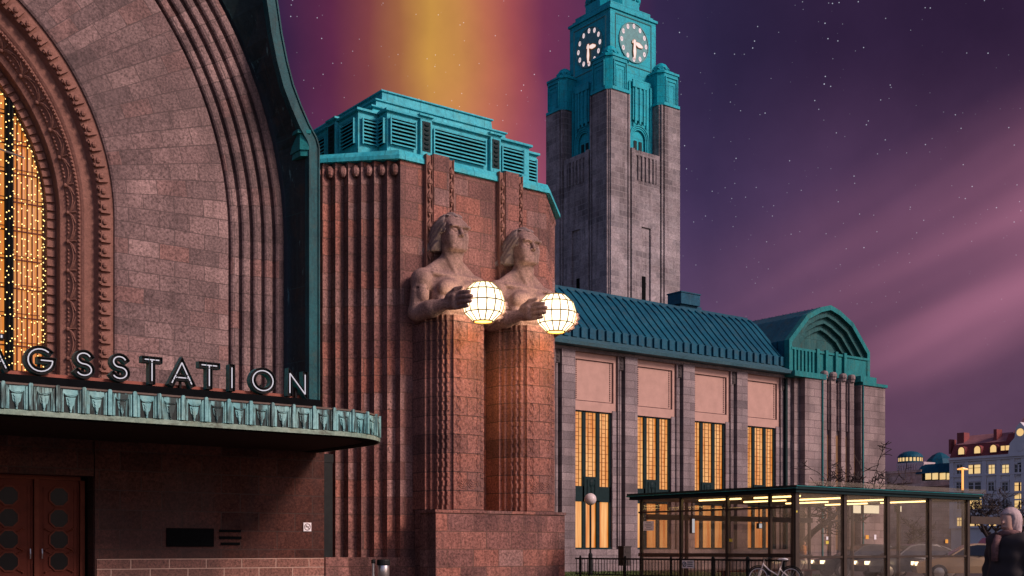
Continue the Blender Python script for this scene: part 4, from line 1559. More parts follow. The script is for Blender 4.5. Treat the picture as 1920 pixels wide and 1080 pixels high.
S.add(S.rbox((0, -1.205, 11.925), (0.14, 0.05, 0.036), 0.025), 0.015)
S.cut(S.cone((-0.19, -1.27, 11.955), (0, -1.275, 11.975), 0.026, 0.026), 0.012)
S.cut(S.cone((0.19, -1.27, 11.955), (0, -1.275, 11.975), 0.026, 0.026), 0.012)
S.cut(S.cone((-0.13, -1.29, 11.865), (0.13, -1.29, 11.865), 0.024, 0.024), 0.02)
S.Z = S.Z + head_lift
body = S.mesh('body', M['statue'], st)

S = SDF((-1.05, -1.4, 11.4), (1.05, 0.45, 13.5), 0.028)
S.Z = S.Z - head_lift
S.D = S.sph((0, -0.60, 12.48), (0.56, 0.64, 0.63))
for sg in (-1, 1):
    S.add(S.cone((sg * 0.36, -0.42, 12.5), (sg * 0.47, -0.40, 11.72), 0.22, 0.22), 0.14)
    S.add(S.cone((sg * 0.30, -0.20, 12.35), (sg * 0.50, 0.10, 11.66), 0.30, 0.26), 0.18)
    S.add(S.cone((sg * 0.60, -0.10, 11.84), (sg * 0.76, 0.10, 11.70), 0.13, 0.12), 0.08)
S.add(S.cone((0, -0.05, 12.4), (0, 0.05, 11.75), 0.35, 0.28), 0.2)
# combed back in strands and cut straight at jaw height
ang = np.arctan2(S.X, S.Z - 12.0)
side = np.clip((np.abs(S.X) - 0.25) / 0.25, 0, 1)
S.D = S.D + 0.028 * ((1 - side) * np.sin(ang * 22.0) + side * np.sin((S.Z + 1.1 * S.Y) * 27.0))
S.cut(S.Z - 11.70 + 0.12 * (S.Y + 0.4), 0.05)
S.cut(np.maximum(np.maximum(S.Y + 0.78, S.Z - 12.86 - 0.25 * (S.Y + 1.1)), np.abs(S.X) - 0.44), 0.03)
S.cut(np.maximum(S.Y + 0.66 - 0.25 * (12.3 - S.Z), S.Z - 12.3), 0.04)
bandd = np.maximum(np.abs(S.sph((0, -0.58, 12.48), (0.585, 0.675, 0.655))) - 0.035, np.abs(S.Z - 12.80 - 0.10 * (S.Y + 1.0)) - 0.04)
hair = S.mesh('hair', M['hair'], st)
GX = (24.10, 27.35)
st.location = (GX[0], 36.0, 2.6)
dup(st, (GX[1], 36.0, 2.6), 0, 'stone giant holding a lit globe, the farther of the pair beside the wing')

# lit globes
gl = thing('globe_lantern', 'lit white globe lantern with bronze ribs in the hands of the nearer giant', 'lantern', (0, 0, 0), 'globe lanterns held by the giants')
GR, NSEG = 0.735, 14
LATS = [R(a_) for a_ in (-63, -30, 1, 33, 62, 90)]
P = lambda la, k: Vector((GR * math.cos(la) * math.cos(2 * PI * (k + 0.5) / NSEG), GR * math.cos(la) * math.sin(2 * PI * (k + 0.5) / NSEG), GR * math.sin(la)))
mb = MB()
for j in range(len(LATS) - 1):
    for k in range(NSEG):
        if LATS[j + 1] > R(89):
            mb.face([P(LATS[j], k), P(LATS[j], k + 1), Vector((0, 0, GR))])
        else:
            mb.face([P(LATS[j], k), P(LATS[j], k + 1), P(LATS[j + 1], k + 1), P(LATS[j + 1], k)])
mb.build('opal_glass', M['globe'], gl)
mb = MB()
mb.face([P(LATS[0], k) * 0.985 + Vector((0, 0, 0.0)) for k in reversed(range(NSEG))])
mb.build('lantern_mouth', M['globe_mouth'], gl)
mb = MB()
for k in range(0, NSEG):
    mb.tube([P(la, k) * 1.006 for la in LATS], 0.024, 5)
for j in range(len(LATS) - 1):
    mb.tube([P(LATS[j], k) * 1.006 for k in range(NSEG + 1)], 0.024 if j else 0.034, 5, False)
mb.build('bronze_rib', M['globe_frame'], gl)
gl.location = (GX[0], 33.40, 9.78)
dup(gl, (GX[1], 33.40, 9.78), 0, 'lit white globe lantern with bronze ribs in the hands of the farther giant')

# ================================================================== side wing
wing = thing('station_wing', 'long station wing with tall lit windows, pink plaster panels and green standing seam roof', 'building', (49, 50, 0))
BAY0, BAY = 42.1, 4.64
mb = MB()
mb.box(36.0, 59.7, 50.9, 60.0, 0, 12.2)
mb.build('back_wall', M['black'], wing)
for i in range(-1, 4):
    x0 = BAY0 + BAY * i                                # window bay x0 .. x0+2.85
    x1 = x0 + 2.85
    m = MB()
    m.box(x1 + 0.82, x0 + BAY - 0.02, 49.70, 50.9, 0.0, 12.2)      # stone pier
    m.box(x0 + BAY - 0.02, x0 + BAY + 0.0, 49.8, 50.9, 0.0, 12.2)
    m.box(x1 + 0.36, x1 + 0.44, 49.80, 50.9, 1.25, 12.2)
    m.box(x1 + 0.54, x1 + 0.66, 49.86, 50.9, 1.25, 12.2)
    m.box(x1 + 0.02, x1 + 0.34, 49.90, 50.9, 1.25, 9.0)
    pier = m.build('pier', M['grey_stone'], wing)
    m = MB()
    m.box(x1 + 0.40, x1 + 0.80, 50.02, 50.06, 1.25, 12.1)
    m.box(x1 + 0.44, x1 + 0.78, 49.80, 50.0, 11.35, 12.05)
    for k in range(3):
        m.ball((x1 + 0.61, 49.79, 11.5 + 0.2 * k), (0.09, 0.03, 0.07), 8, 4)
    m.build('groove', plain('groove_dark%d' % i, (0.045, 0.033, 0.033), 0.8), pier)
    # plaster panel over the window
    m = MB()
    m.box(x0 - 0.0, x1 + 0.34, 50.02, 50.8, 8.9, 12.19)
    m.box(x0 - 0.0, x0 + 0.14, 49.94, 50.02, 8.9, 12.1)
    m.box(x1 + 0.14, x1 + 0.34, 49.94, 50.02, 8.9, 12.1)
    m.box(x0 + 0.14, x1 + 0.14, 49.94, 50.02, 8.9, 9.42)
    m.box(x0 + 0.14, x1 + 0.14, 49.94, 50.02, 11.72, 12.1)
    pan = m.build('plaster_panel', M['plaster'], wing)
    m = MB()
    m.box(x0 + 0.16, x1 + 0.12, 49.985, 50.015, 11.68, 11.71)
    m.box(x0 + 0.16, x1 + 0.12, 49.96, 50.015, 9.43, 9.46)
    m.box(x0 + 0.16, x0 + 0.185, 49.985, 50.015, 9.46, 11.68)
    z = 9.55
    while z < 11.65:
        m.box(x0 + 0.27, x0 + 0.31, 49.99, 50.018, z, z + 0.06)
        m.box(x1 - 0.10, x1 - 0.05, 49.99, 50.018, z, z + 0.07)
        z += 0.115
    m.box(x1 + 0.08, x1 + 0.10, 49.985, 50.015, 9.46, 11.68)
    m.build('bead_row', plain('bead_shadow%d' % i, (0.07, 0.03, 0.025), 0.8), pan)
    # window: three lights above, a metal band, three lights below
    m = MB()
    for (a, b_) in ((0.0, 0.06), (0.76, 1.0), (1.79, 2.03), (2.74, 2.85)):
        m.box(x0 + a, x0 + b_, 50.02, 50.12, 1.3, 8.88)
    m.box(x0, x1, 50.02, 50.12, 3.86, 4.72)
    m.box(x0, x1, 50.02, 50.12, 8.82, 8.9)
    m.box(x0 + 0.85, x0 + 1.98, 49.97, 50.02, 3.92, 5.25)
    for k in range(3):
        m.box(x0 + 1.05 + 0.28 * k, x0 + 1.19 + 0.28 * k, 49.93, 49.97, 4.1, 5.1)
    m.ball((x0 + 1.41, 49.96, 4.9), (0.22, 0.06, 0.25), 8, 5)
    m.box(x0 - 0.0, x1, 49.94, 50.12, 1.2, 1.32)
    wn = m.build('window', M['dark_green'], wing)
    m = MB()
    m.face([(x0, 50.13, 1.3), (x1, 50.13, 1.3), (x1, 50.13, 8.9), (x0, 50.13, 8.9)])
    m.build('pane', M['win_wing'], wn)
    m = MB()
    for (a, b_) in ((0.06, 0.76), (1.0, 1.79), (2.03, 2.74)):
        w = b_ - a
        m.box(x0 + a + w * 0.30, x0 + a + w * 0.30 + 0.022, 50.09, 50.12, 4.72, 8.85)
        m.box(x0 + a + w * 0.70, x0 + a + w * 0.70 + 0.022, 50.09, 50.12, 4.72, 8.85)
        z, kk = 4.9, 0
        while z < 8.8:
            if kk % 2:
                m.box(x0 + a, x0 + b_, 50.09, 50.12, z, z + 0.022)
            else:
                m.box(x0 + a + w * 0.3, x0 + a + w * 0.7, 50.09, 50.12, z, z + 0.022)
            z += 0.235
            kk += 1
    m.build('lead_bar', M['wood_trim'], wn)
mb = MB()
mb.box(36, 59.6, 49.56, 50.6, 0, 1.22)
mb.box(36, 59.6, 49.50, 50.6, 0, 0.55)
mb.build('plinth', M['grey_stone'], wing)
mb = MB()
mb.box(36, 59.66, 49.72, 50.9, 12.1, 12.3)
mb.build('architrave', M['grey_stone'], wing)
mb = MB()
mb.ext_x([(49.15, 12.32), (49.10, 12.50), (49.25, 12.52), (50.35, 12.98), (50.5, 12.98), (50.5, 12.3)], 36, 59.75)
mb.build('gutter', M['teal_gutter'], wing)
mb = MB()
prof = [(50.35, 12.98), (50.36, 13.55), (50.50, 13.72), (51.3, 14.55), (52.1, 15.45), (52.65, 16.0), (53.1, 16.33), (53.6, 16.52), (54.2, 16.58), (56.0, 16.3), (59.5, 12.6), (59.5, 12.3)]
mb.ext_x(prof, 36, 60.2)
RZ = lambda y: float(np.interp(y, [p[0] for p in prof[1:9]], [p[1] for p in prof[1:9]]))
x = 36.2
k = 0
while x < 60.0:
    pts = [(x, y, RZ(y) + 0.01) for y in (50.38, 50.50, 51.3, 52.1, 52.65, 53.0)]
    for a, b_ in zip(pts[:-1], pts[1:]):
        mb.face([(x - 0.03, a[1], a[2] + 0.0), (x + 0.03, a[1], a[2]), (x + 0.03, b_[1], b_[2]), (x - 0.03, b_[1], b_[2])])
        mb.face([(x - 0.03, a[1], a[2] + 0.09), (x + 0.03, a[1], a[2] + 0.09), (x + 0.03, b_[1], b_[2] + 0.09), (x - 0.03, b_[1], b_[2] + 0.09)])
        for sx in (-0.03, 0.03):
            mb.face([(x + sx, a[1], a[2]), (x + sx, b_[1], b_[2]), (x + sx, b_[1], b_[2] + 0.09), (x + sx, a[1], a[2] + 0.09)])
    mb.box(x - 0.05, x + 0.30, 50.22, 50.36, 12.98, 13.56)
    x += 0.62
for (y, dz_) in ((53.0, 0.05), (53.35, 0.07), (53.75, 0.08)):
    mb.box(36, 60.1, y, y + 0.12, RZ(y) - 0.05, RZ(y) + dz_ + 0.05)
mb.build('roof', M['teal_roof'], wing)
mb = MB()
mb.box(54.0, 55.9, 53.5, 54.6, 16.4, 16.75)
mb.box(53.85, 55.55, 53.3, 54.5, 16.75, 17.45)
mb.box(53.80, 55.60, 53.25, 54.55, 17.45, 17.52)
mb.build('roof_vent', M['teal_roof'], wing)

# ================================================================== end pavilion
pav = thing('end_pavilion', 'grey granite end pavilion with green arched copper gable and slender stone fins', 'building', (64.3, 49, 0))
mb = MB()
X0, X1, YF = 59.6, 69.0, 49.0
mb.prism([(X0, YF + 0.9), (X0 + 0.5, YF + 0.9), (X0 + 0.5, YF + 0.45), (X0 + 1.0, YF + 0.45), (X0 + 1.0, YF), (62.35, YF), (62.35, 49.5), (66.35, 49.5), (66.35, YF), (X1, YF), (X1, 60), (X0, 60)], 0, 12.15)
mb.build('wall', M['pav_stone'], pav)
mb = MB()
for fx in (62.62, 63.52, 64.55, 65.45):
    fm = MB()
    fm.box(fx, fx + 0.44, 49.22, 49.5, 0, 12.5)
    fm.lathe([(0, 12.82), (0.2, 12.78), (0.27, 12.66), (0.27, 12.5), (0.22, 12.4), (0.22, 12.3)], (fx + 0.22, 49.26, 0), 10)
    fm.box(fx - 0.09, fx, 49.36, 49.5, 9.0, 12.2)
    fm.box(fx + 0.44, fx + 0.53, 49.36, 49.5, 9.0, 12.2)
    fm.build('fin', M['pav_stone'], pav)
for (a, b_) in ((63.06, 63.52), (63.96, 64.55), (64.99, 65.45), (65.89, 66.32)):
    m = MB()
    m.box(a + 0.04, b_ - 0.04, 49.47, 49.498, 1.2, 8.7)
    m.build('slot_window', M['win_slot'], pav)
mb = MB()
for x in (62.28, 66.50):
    mb.tube([(x, 48.93, 0.2), (x, 48.93, 12.1)], 0.05, 6)
mb.build('downpipe', M['teal_gable'], pav)
mb = MB()
mb.box(X0 - 0.06, X0 + 0.12, YF + 0.66, YF + 0.9, 0.5, 12.1)
mb.build('corner_pipe', M['dark_green'], pav)
mb = MB()
mb.box(X0 - 0.12, 62.6, 48.88, 60.05, 12.16, 12.5)
mb.box(66.4, X1 + 0.12, 48.88, 60.05, 12.16, 12.36)
mb.box(66.2, 67.9, 48.9, 50.6, 12.36, 12.75)
mb.box(62.6, 66.4, 49.6, 60, 12.3, 12.55)
mb.build('coping', M['teal_gable'], pav)
gab = [(60.1, 12.5), (60.1, 14.65), (61.9, 16.45), (63.3, 17.1), (64.3, 17.35), (65.3, 17.1), (66.7, 16.45), (68.5, 14.65), (68.5, 12.5)]


def shrink(poly, d, cx=64.3, cz=12.5):
    res = []
    for x, z in poly:
        vx, vz = x - cx, z - cz
        l = math.hypot(vx, vz)
        f_ = (l - d) / l
        res.append((cx + vx * f_, max(cz + vz * f_, 12.5)))
    return res


mb = MB()
cur, yb = gab, 49.85
gab_i = shrink(gab, 0.32)
for i in range(len(gab) - 1):
    a, b_, c, d = gab[i], gab[i + 1], gab_i[i + 1], gab_i[i]
    mb.face([(a[0], yb, a[1]), (b_[0], yb, b_[1]), (c[0], yb, c[1]), (d[0], yb, d[1])])
    mb.face([(a[0], yb, a[1]), (b_[0], yb, b_[1]), (b_[0], yb + 0.4, b_[1]), (a[0], yb + 0.4, a[1])])
gb = mb.build('gable', M['teal_gable'], pav)
mb = MB()
for j in range(4):
    p0 = shrink(gab, 0.32 + 0.40 * j)
    p1 = shrink(gab, 0.32 + 0.40 * (j + 1))
    y0, y1 = yb + 0.28 * j, yb + 0.28 * (j + 1)
    for i in range(len(p0) - 1):
        a, b_, c, d = p0[i], p0[i + 1], p1[i + 1], p1[i]
        mb.face([(a[0], y0, a[1]), (b_[0], y0, b_[1]), (b_[0], y1, b_[1]), (a[0], y1, a[1])])
        if j < 3:
            mb.face([(a[0], y1, a[1]), (b_[0], y1, b_[1]), (c[0], y1, c[1]), (d[0], y1, d[1])])
        else:
            mb.face([(a[0], y1, a[1]), (b_[0], y1, b_[1]), (64.3, y1, 12.5)])
mb.build('gable_recess', copper('gable_recess_copper', (0.012, 0.075, 0.078), (0.025, 0.11, 0.11), (0.008, 0.03, 0.03), 0.5, (1.2, 0.8)), gb)
mb = MB()
mb.box(60.35, 68.4, 49.9, 50.3, 12.5, 14.05)
mb.box(60.3, 68.45, 49.82, 50.35, 14.05, 14.2)
for i in range(6):
    mb.box(60.55 + 0.36 * i, 60.72 + 0.36 * i, 49.80, 49.9, 12.5, 14.05)
for fx in (62.72, 63.62, 64.65, 65.55):
    mb.box(fx, fx + 0.26, 49.72, 49.9, 12.5, 14.3)
mb.build('gable_panel', M['teal_gable'], gb)
mb = MB()
outer_g = [(x, z) for x, z in gab]
for i in range(len(gab) - 1):
    a, b_ = gab[i], gab[i + 1]
    mb.face([(a[0], yb + 0.4, a[1] - 0.02), (b_[0], yb + 0.4, b_[1] - 0.02), (b_[0], 59.5, b_[1] - 0.02), (a[0], 59.5, a[1] - 0.02)])
mb.face([(x, 59.5, z) for x, z in gab])
x = 0
for y in np.arange(50.8, 59, 0.62):
    for i in range(len(gab) - 1):
        a, b_ = gab[i], gab[i + 1]
        mb.face([(a[0], y, a[1] + 0.03), (b_[0], y, b_[1] + 0.03), (b_[0], y + 0.06, b_[1] + 0.03), (a[0], y + 0.06, a[1] + 0.03)])
mb.build('gable_roof', M['teal_roof'], pav)

# ================================================================== clock tower
TX, TY, TS = 61.9, 69.1, 8.0
tow = thing('clock_tower', 'tall granite clock tower with verdigris copper top and two lit clock faces', 'tower', (TX + 4, TY + 4, 0))
mb = MB()
mb.box(TX + 0.2, TX + TS - 0.2, TY + 0.2, TY + TS - 0.2, 0, 32.6)
PW = 2.4


def slot(cx0, cx1, z0, z1, d0, mat_mb, axis):
    if axis == 'y':
        mat_mb.box(cx0, cx1, TY + d0 - 0.03, TY + 0.25, z0, z1)
    else:
        mat_mb.box(TX + d0 - 0.03, TX + 0.25, cx0, cx1, z0, z1)


mb.build('shaft', M['tower_stone'], tow)
for (sx, sy) in ((0, 0), (1, 0), (0, 1), (1, 1)):      # four corner piers with a notched outer corner
    m = MB()
    n = 0.22
    base = [(n, 0), (PW - 0.45, 0), (PW - 0.45, 0.14), (PW - 0.30, 0.14), (PW - 0.30, 0.02), (PW - 0.12, 0.02), (PW - 0.12, 0.2), (PW, 0.2), (PW, PW), (0.2, PW), (0.2, PW - 0.12), (0.02, PW - 0.12), (0.02, PW - 0.30),
            (0.14, PW - 0.30), (0.14, PW - 0.45), (0, PW - 0.45), (0, n), (n * 0.55, n), (n * 0.55, n * 0.55), (n, n * 0.55)]
    pl = [((TX + p[0]) if not sx else (TX + TS - p[0]), (TY + p[1]) if not sy else (TY + TS - p[1])) for p in base]
    m.prism(pl, 0, 37.1)
    m.build('corner_pier', M['tower_stone'], tow)
for axis in ('x', 'y'):
    m = MB()

    def bx(a, b_, d0, d1, z0, z1, mm):
        """box on a face: a..b along the face, d0..d1 inwards from the face plane"""
        if axis == 'y':
            mm.box(TX + a, TX + b_, TY + d0, TY + d1, z0, z1)
        else:
            mm.box(TX + d0, TX + d1, TY + a, TY + b_, z0, z1)
    # balcony with upright openings
    bx(2.42, 5.58, 0.10, 0.9, 29.9, 30.5, m)
    bx(2.42, 5.58, 0.10, 0.9, 32.5, 32.9, m)
    bx(2.42, 3.0, 0.08, 0.9, 30.5, 32.5, m)
    bx(5.2, 5.58, 0.08, 0.9, 30.5, 32.5, m)
    for k in range(5):
        bx(3.22 + 0.42 * k, 3.42 + 0.42 * k, 0.08, 0.25, 30.5, 32.5, m)
    bx(2.42, 2.75, -0.02, 0.5, 0, 32.95, m)
    bal = m.build('balcony', M['tower_stone'], tow)
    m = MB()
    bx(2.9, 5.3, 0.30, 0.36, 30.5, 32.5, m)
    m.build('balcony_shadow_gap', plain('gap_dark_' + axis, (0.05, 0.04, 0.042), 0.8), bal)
    m = MB()
    # blind niche with a slit window: frame proud of the shaft
    bx(2.76, 3.55, 0.06, 0.2, 0, 29.9, m)
    bx(4.55, 5.58, 0.06, 0.2, 0, 29.9, m)
    bx(3.55, 4.55, 0.06, 0.2, 26.9, 29.9, m)
    nic = m.build('niche_wall', M['tower_stone'], tow)
    m = MB()
    bx(3.62, 4.1, 0.17, 0.197, 0, 23.0, m)
    m.build('slit_window', M['black'], nic)
# copper upper storeys
mb = MB()
mb.box(TX + 1.0, TX + TS - 1.0, TY + 1.0, TY + TS - 1.0, 32.6, 39.0)
up = mb.build('copper_storey', M['teal_tower'], tow)
for axis in ('x', 'y'):
    def bx(a, b_, d0, d1, z0, z1, mm):
        if axis == 'y':
            mm.box(TX + a, TX + b_, TY + d0, TY + d1, z0, z1)
        else:
            mm.box(TX + d0, TX + d1, TY + a, TY + b_, z0, z1)

    def face_pt(a, d, z):
        return (TX + a, TY + d, z) if axis == 'y' else (TX + d, TY + a, z)
    m = MB()
    for k, a in enumerate((2.5, 2.95, 4.85, 5.3)):
        bx(a, a + 0.22, 0.86 + 0.02 * (k % 2), 0.998, 32.6, 38.6, m)
    bx(3.3, 4.7, 0.80, 0.998, 35.6, 38.7, m)
    for a in (3.45, 3.95, 4.4):
        bx(a, a + 0.18, 0.70, 0.80, 35.3, 38.2, m)
    bx(3.2, 4.8, 0.68, 0.80, 38.2, 38.8, m)
    for r_ in (1.0, 0.86, 0.72):                       # nested round arch
        d = 0.80 + (1.0 - r_) * 0.3
        m.tube([face_pt(4.0 + r_ * math.cos(PI * i / 12), d, 34.2 + r_ * math.sin(PI * i / 12)) for i in range(13)], 0.07, 5)
        for sg in (-1, 1):
            m.tube([face_pt(4.0 + sg * r_, d, 32.7), face_pt(4.0 + sg * r_, d, 34.2)], 0.07, 5)
    m.build('copper_relief', M['teal_tower'], up)
    m = MB()
    bx(3.55, 3.85, 0.93, 0.996, 32.9, 34.0, m)
    bx(4.1, 4.4, 0.93, 0.996, 32.9, 34.0, m)
    m.build('copper_door', M['dark_green'], up)
for (sx, sy) in ((0, 0), (1, 0), (0, 1), (1, 1)):      # copper turret on each pier
    m = MB()
    def rect(i0, i1):
        xs_ = (TX + i0, TX + i1) if not sx else (TX + TS - i1, TX + TS - i0)
        ys_ = (TY + i0, TY + i1) if not sy else (TY + TS - i1, TY + TS - i0)
        return xs_ + ys_

    def oct8(i0, i1, c):
        x0, x1, y0, y1 = rect(i0, i1)
        return [(x0 + c, y0), (x1 - c, y0), (x1, y0 + c), (x1, y1 - c), (x1 - c, y1), (x0 + c, y1), (x0, y1 - c), (x0, y0 + c)]
    m.prism(oct8(-0.10, 2.5, 0.42), 37.1, 37.32)
    m.prism(oct8(0.02, 2.38, 0.42), 37.32, 39.75)
    m.prism(oct8(-0.06, 2.46, 0.42), 39.75, 39.92)
    m.prism(oct8(0.15, 2.25, 0.42), 39.92, 40.15, 0, oct8(0.3, 2.1, 0.4))
    x0, x1, y0, y1 = rect(0, 2.4)
    cx, cy = (x0 + x1) / 2, (y0 + y1) / 2
    m.lathe([(0.62, 40.15), (0.64, 40.35), (0.58, 40.62), (0.42, 40.86), (0.2, 41.0), (0, 41.03)], (cx, cy, 0), 12)
    for k in range(8):
        m.tube([(cx + 0.66 * math.cos(k * PI / 4 + u) , cy + 0.66 * math.sin(k * PI / 4 + u), 40.25 + 0.35 * abs(u) * 2) for u in (-0.35, 0, 0.35)], 0.05, 4)
    for a_ in (0, 1):                                  # stepped niche frames on the outer faces
        c = 1.2
        for j, (hw, zt) in enumerate(((0.62, 39.5), (0.45, 39.2), (0.28, 38.9))):
            d = 0.02 - 0.03 * (3 - j)
            for (p, q, z0, z1) in ((c - hw - 0.08, c - hw, 37.45, zt), (c + hw, c + hw + 0.08, 37.45, zt), (c - hw, c + hw, zt - 0.08, zt)):
                xx = (TX + p, TX + q) if not sx else (TX + TS - q, TX + TS - p)
                yy = (TY + p, TY + q) if not sy else (TY + TS - q, TY + TS - p)
                yo = (TY + d, TY + 0.1) if not sy else (TY + TS - 0.1, TY + TS - d)
                xo = (TX + d, TX + 0.1) if not sx else (TX + TS - 0.1, TX + TS - d)
                if a_ == 0:
                    m.box(xx[0], xx[1], yo[0], yo[1], z0, z1)
                else:
                    m.box(xo[0], xo[1], yy[0], yy[1], z0, z1)
    m.build('turret', M['teal_tower'], tow)
I_ = 1.5
mb = MB()
mb.box(TX + I_, TX + TS - I_, TY + I_, TY + TS - I_, 39.0, 44.3)
cl0, cl1 = TX + I_, TX + TS - I_
m_ = mb
for (d, z0, z1) in ((-0.12, 44.3, 44.5), (0.15, 44.5, 44.75), (0.32, 44.75, 45.1), (0.0, 38.9, 39.1)):
    mb.box(TX + I_ + d, TX + TS - I_ - d, TY + I_ + d, TY + TS - I_ - d, z0, z1)
cube = mb.build('clock_storey', M['teal_tower'], tow)
mb = MB()
c8 = lambda r_: [(TX + 4 + r_ * math.cos(PI / 8 + k * PI / 4), TY + 4 + r_ * math.sin(PI / 8 + k * PI / 4)) for k in range(8)]
mb.prism(c8(2.35), 45.1, 45.7)
mb.prism(c8(2.1), 45.7, 47.2)
for k in range(24):
    a_ = 2 * PI * k / 24
    mb.ball((TX + 4 + 2.05 * math.cos(a_), TY + 4 + 2.05 * math.sin(a_), 46.2), (0.28, 0.28, 0.32), 6, 4)
    mb.ball((TX + 4 + 2.02 * math.cos(a_ + 0.13), TY + 4 + 2.02 * math.sin(a_ + 0.13), 46.75), (0.25, 0.25, 0.3), 6, 4)
mb.prism(c8(2.3), 47.2, 47.4)
mb.lathe([(1.9, 47.4), (1.7, 48.3), (1.1, 49.2), (0.4, 49.7), (0.12, 50.2), (0.06, 51.5), (0, 51.6)], (TX + 4, TY + 4, 0), 12)
mb.build('crown', M['teal_tower'], tow)


def text_mesh(txt, size):
    cu = bpy.data.curves.new('txt', 'FONT')
    cu.body = txt
    cu.size = size
    cu.align_x = 'CENTER'
    cu.align_y = 'CENTER'
    ob = bpy.data.objects.new('txt', cu)
    COL.objects.link(ob)
    dg = bpy.context.evaluated_depsgraph_get()
    me = bpy.data.meshes.new_from_object(ob.evaluated_get(dg))
    vs = [v.co.copy() for v in me.vertices]
    fs = [tuple(p.vertices) for p in me.polygons]
    bpy.data.objects.remove(ob)
    bpy.data.meshes.remove(me)
    return vs, fs


CR = 1.58
for axis in ('y', 'x'):
    cz = 42.1 if axis == 'y' else 41.95

    def cp_(u, v, d):
        """u to the viewer's right, v up, d outwards"""
        if axis == 'y':
            return (TX + 4 + u, TY + I_ - d, cz + v)
        return (TX + I_ - d, TY + 4 - u, cz + v)
    m = MB()
    for k in range(36):
        a, b_ = 2 * PI * k / 36, 2 * PI * (k + 1) / 36
        m.face([cp_(0, 0, 0.05), cp_(CR * math.cos(a), CR * math.sin(a), 0.05), cp_(CR * math.cos(b_), CR * math.sin(b_), 0.05)])
        m.face([cp_(CR * math.cos(a), CR * math.sin(a), 0.05), cp_(CR * math.cos(b_), CR * math.sin(b_), 0.05), cp_(CR * math.cos(b_), CR * math.sin(b_), 0.0), cp_(CR * math.cos(a), CR * math.sin(a), 0.0)])
    m.tube([cp_(CR * math.cos(2 * PI * k / 36), CR * math.sin(2 * PI * k / 36), 0.06) for k in range(37)], 0.05, 5, False)
    for sx in (-1, 1):
        m.tube([cp_(sx * 1.95, -1.9, 0.0), cp_(sx * 1.95, 1.9, 0.0)], 0.07, 4)
        m.tube([cp_(-1.95, sx * 1.9, 0.0), cp_(1.95, sx * 1.9, 0.0)], 0.07, 4)
    clk = m.build('clock', plain('clock_dial_green_' + axis, (0.07, 0.24, 0.24), 0.5), tow)
    numeral_mat = plain('numeral_grey_' + axis, (0.10, 0.06, 0.07), 0.6)
    for h in range(12):
        m = MB()
        a = PI / 2 - 2 * PI * (h + 1) / 12
        cu_, cv_ = 1.33 * math.cos(a), 1.33 * math.sin(a)
        m.face([cp_(cu_ + 0.150 * math.cos(2 * PI * k / 12), cv_ + 0.205 * math.sin(2 * PI * k / 12), 0.07) for k in range(12)], None, 0)
        vs, fs = text_mesh(str(h + 1), 0.27)
        for f_ in fs:
            m.face([cp_(cu_ + vs[i].x, cv_ + vs[i].y, 0.075) for i in f_], None, 1)
        m.build('numeral_disc', [M['numeral_disc'], numeral_mat], clk)
    m = MB()
    for k in range(60):
        a = 2 * PI * k / 60
        m.ball(cp_(1.545 * math.cos(a), 1.545 * math.sin(a), 0.06), 0.014, 5, 3)
    m.build('minute_dot', M['numeral_disc'], clk)
    m = MB()

    def hand(ang, L, w, d, mm):
        a = R(90 - ang)
        c_, s_ = math.cos(a), math.sin(a)
        pr = [(-0.22, 0.10), (0.12, 0.10), (0.15, w * 0.6), (L * 0.55, w), (L * 0.95, w * 0.45), (L, 0.02)]
        poly = [(p, q) for p, q in pr] + [(p, -q) for p, q in reversed(pr)]
        mm.face([cp_(p * c_ - q * s_, p * s_ + q * c_, d) for p, q in poly])
    hand(102, 0.92, 0.19, 0.14, m)
    hand(180, 1.32, 0.15, 0.17, m)
    m.build('clock_hand', M['hand'], clk)
    m = MB()

    def edge(ang, L, w, d, mm):
        a = R(90 - ang)
        c_, s_ = math.cos(a), math.sin(a)
        pr = [(-0.25, 0.14), (0.10, 0.14), (0.15, w * 0.6 + 0.04), (L * 0.55, w + 0.04), (L * 0.95, w * 0.45 + 0.04), (L + 0.04, 0.04)]
        poly = [(p, q) for p, q in pr] + [(p, -q) for p, q in reversed(pr)]
        mm.face([cp_(p * c_ - q * s_, p * s_ + q * c_, d) for p, q in poly])
    edge(102, 0.92, 0.19, 0.135, m)
    edge(180, 1.32, 0.15, 0.165, m)
    m.build('hand_edge', M['clock_rim'], clk)

# ================================================================== glass shelter
GX0, GX1, GY0, GY1 = 29.4, 39.0, 24.15, 31.2
sh = thing('glass_shelter', 'glass walled street shelter with flat dark green roof and lit ceiling tubes', 'shelter', (GX0, GY0, 0))
mb = MB()
mb.box(GX0 - 0.2, GX1 + 0.35, GY0 - 0.2, GY1 + 0.3, 3.00, 3.10)
mb.box(GX0 - 0.27, GX1 + 0.42, GY0 - 0.27, GY1 + 0.36, 3.10, 3.22)
rf = mb.build('roof', M['dark_green'], sh)
mb = MB()
mb.box(GX0 - 0.29, GX1 + 0.44, GY0 - 0.295, GY0 - 0.272, 3.185, 3.205)
mb.box(GX0 - 0.295, GX0 - 0.272, GY0 - 0.295, GY1 + 0.38, 3.12, 3.14)
mb.build('roof_trim', M['teal_gable'], rf)
mb = MB()
mb.box(GX0 + 0.3, GX1 + 0.6, GY0 - 0.3, GY0 - 0.27, 3.24, 3.38)
mb.build('roof_upstand', M['glass'], rf)
mb = MB()
mb.box(GX0, GX1, GY0, GY1, 2.96, 2.998)
mb.build('ceiling', plain('shelter_ceiling', (0.55, 0.44, 0.28), 0.5), sh)
ypost = [GY0 + 0.05, 25.16, 26.97, 29.1, 31.07]
xpost = [GX0 + 0.05, 31.8, 34.1, 36.5, 38.85]
M['bronze'] = plain('bronze_frame', (0.050, 0.032, 0.022), 0.4, 0.2)
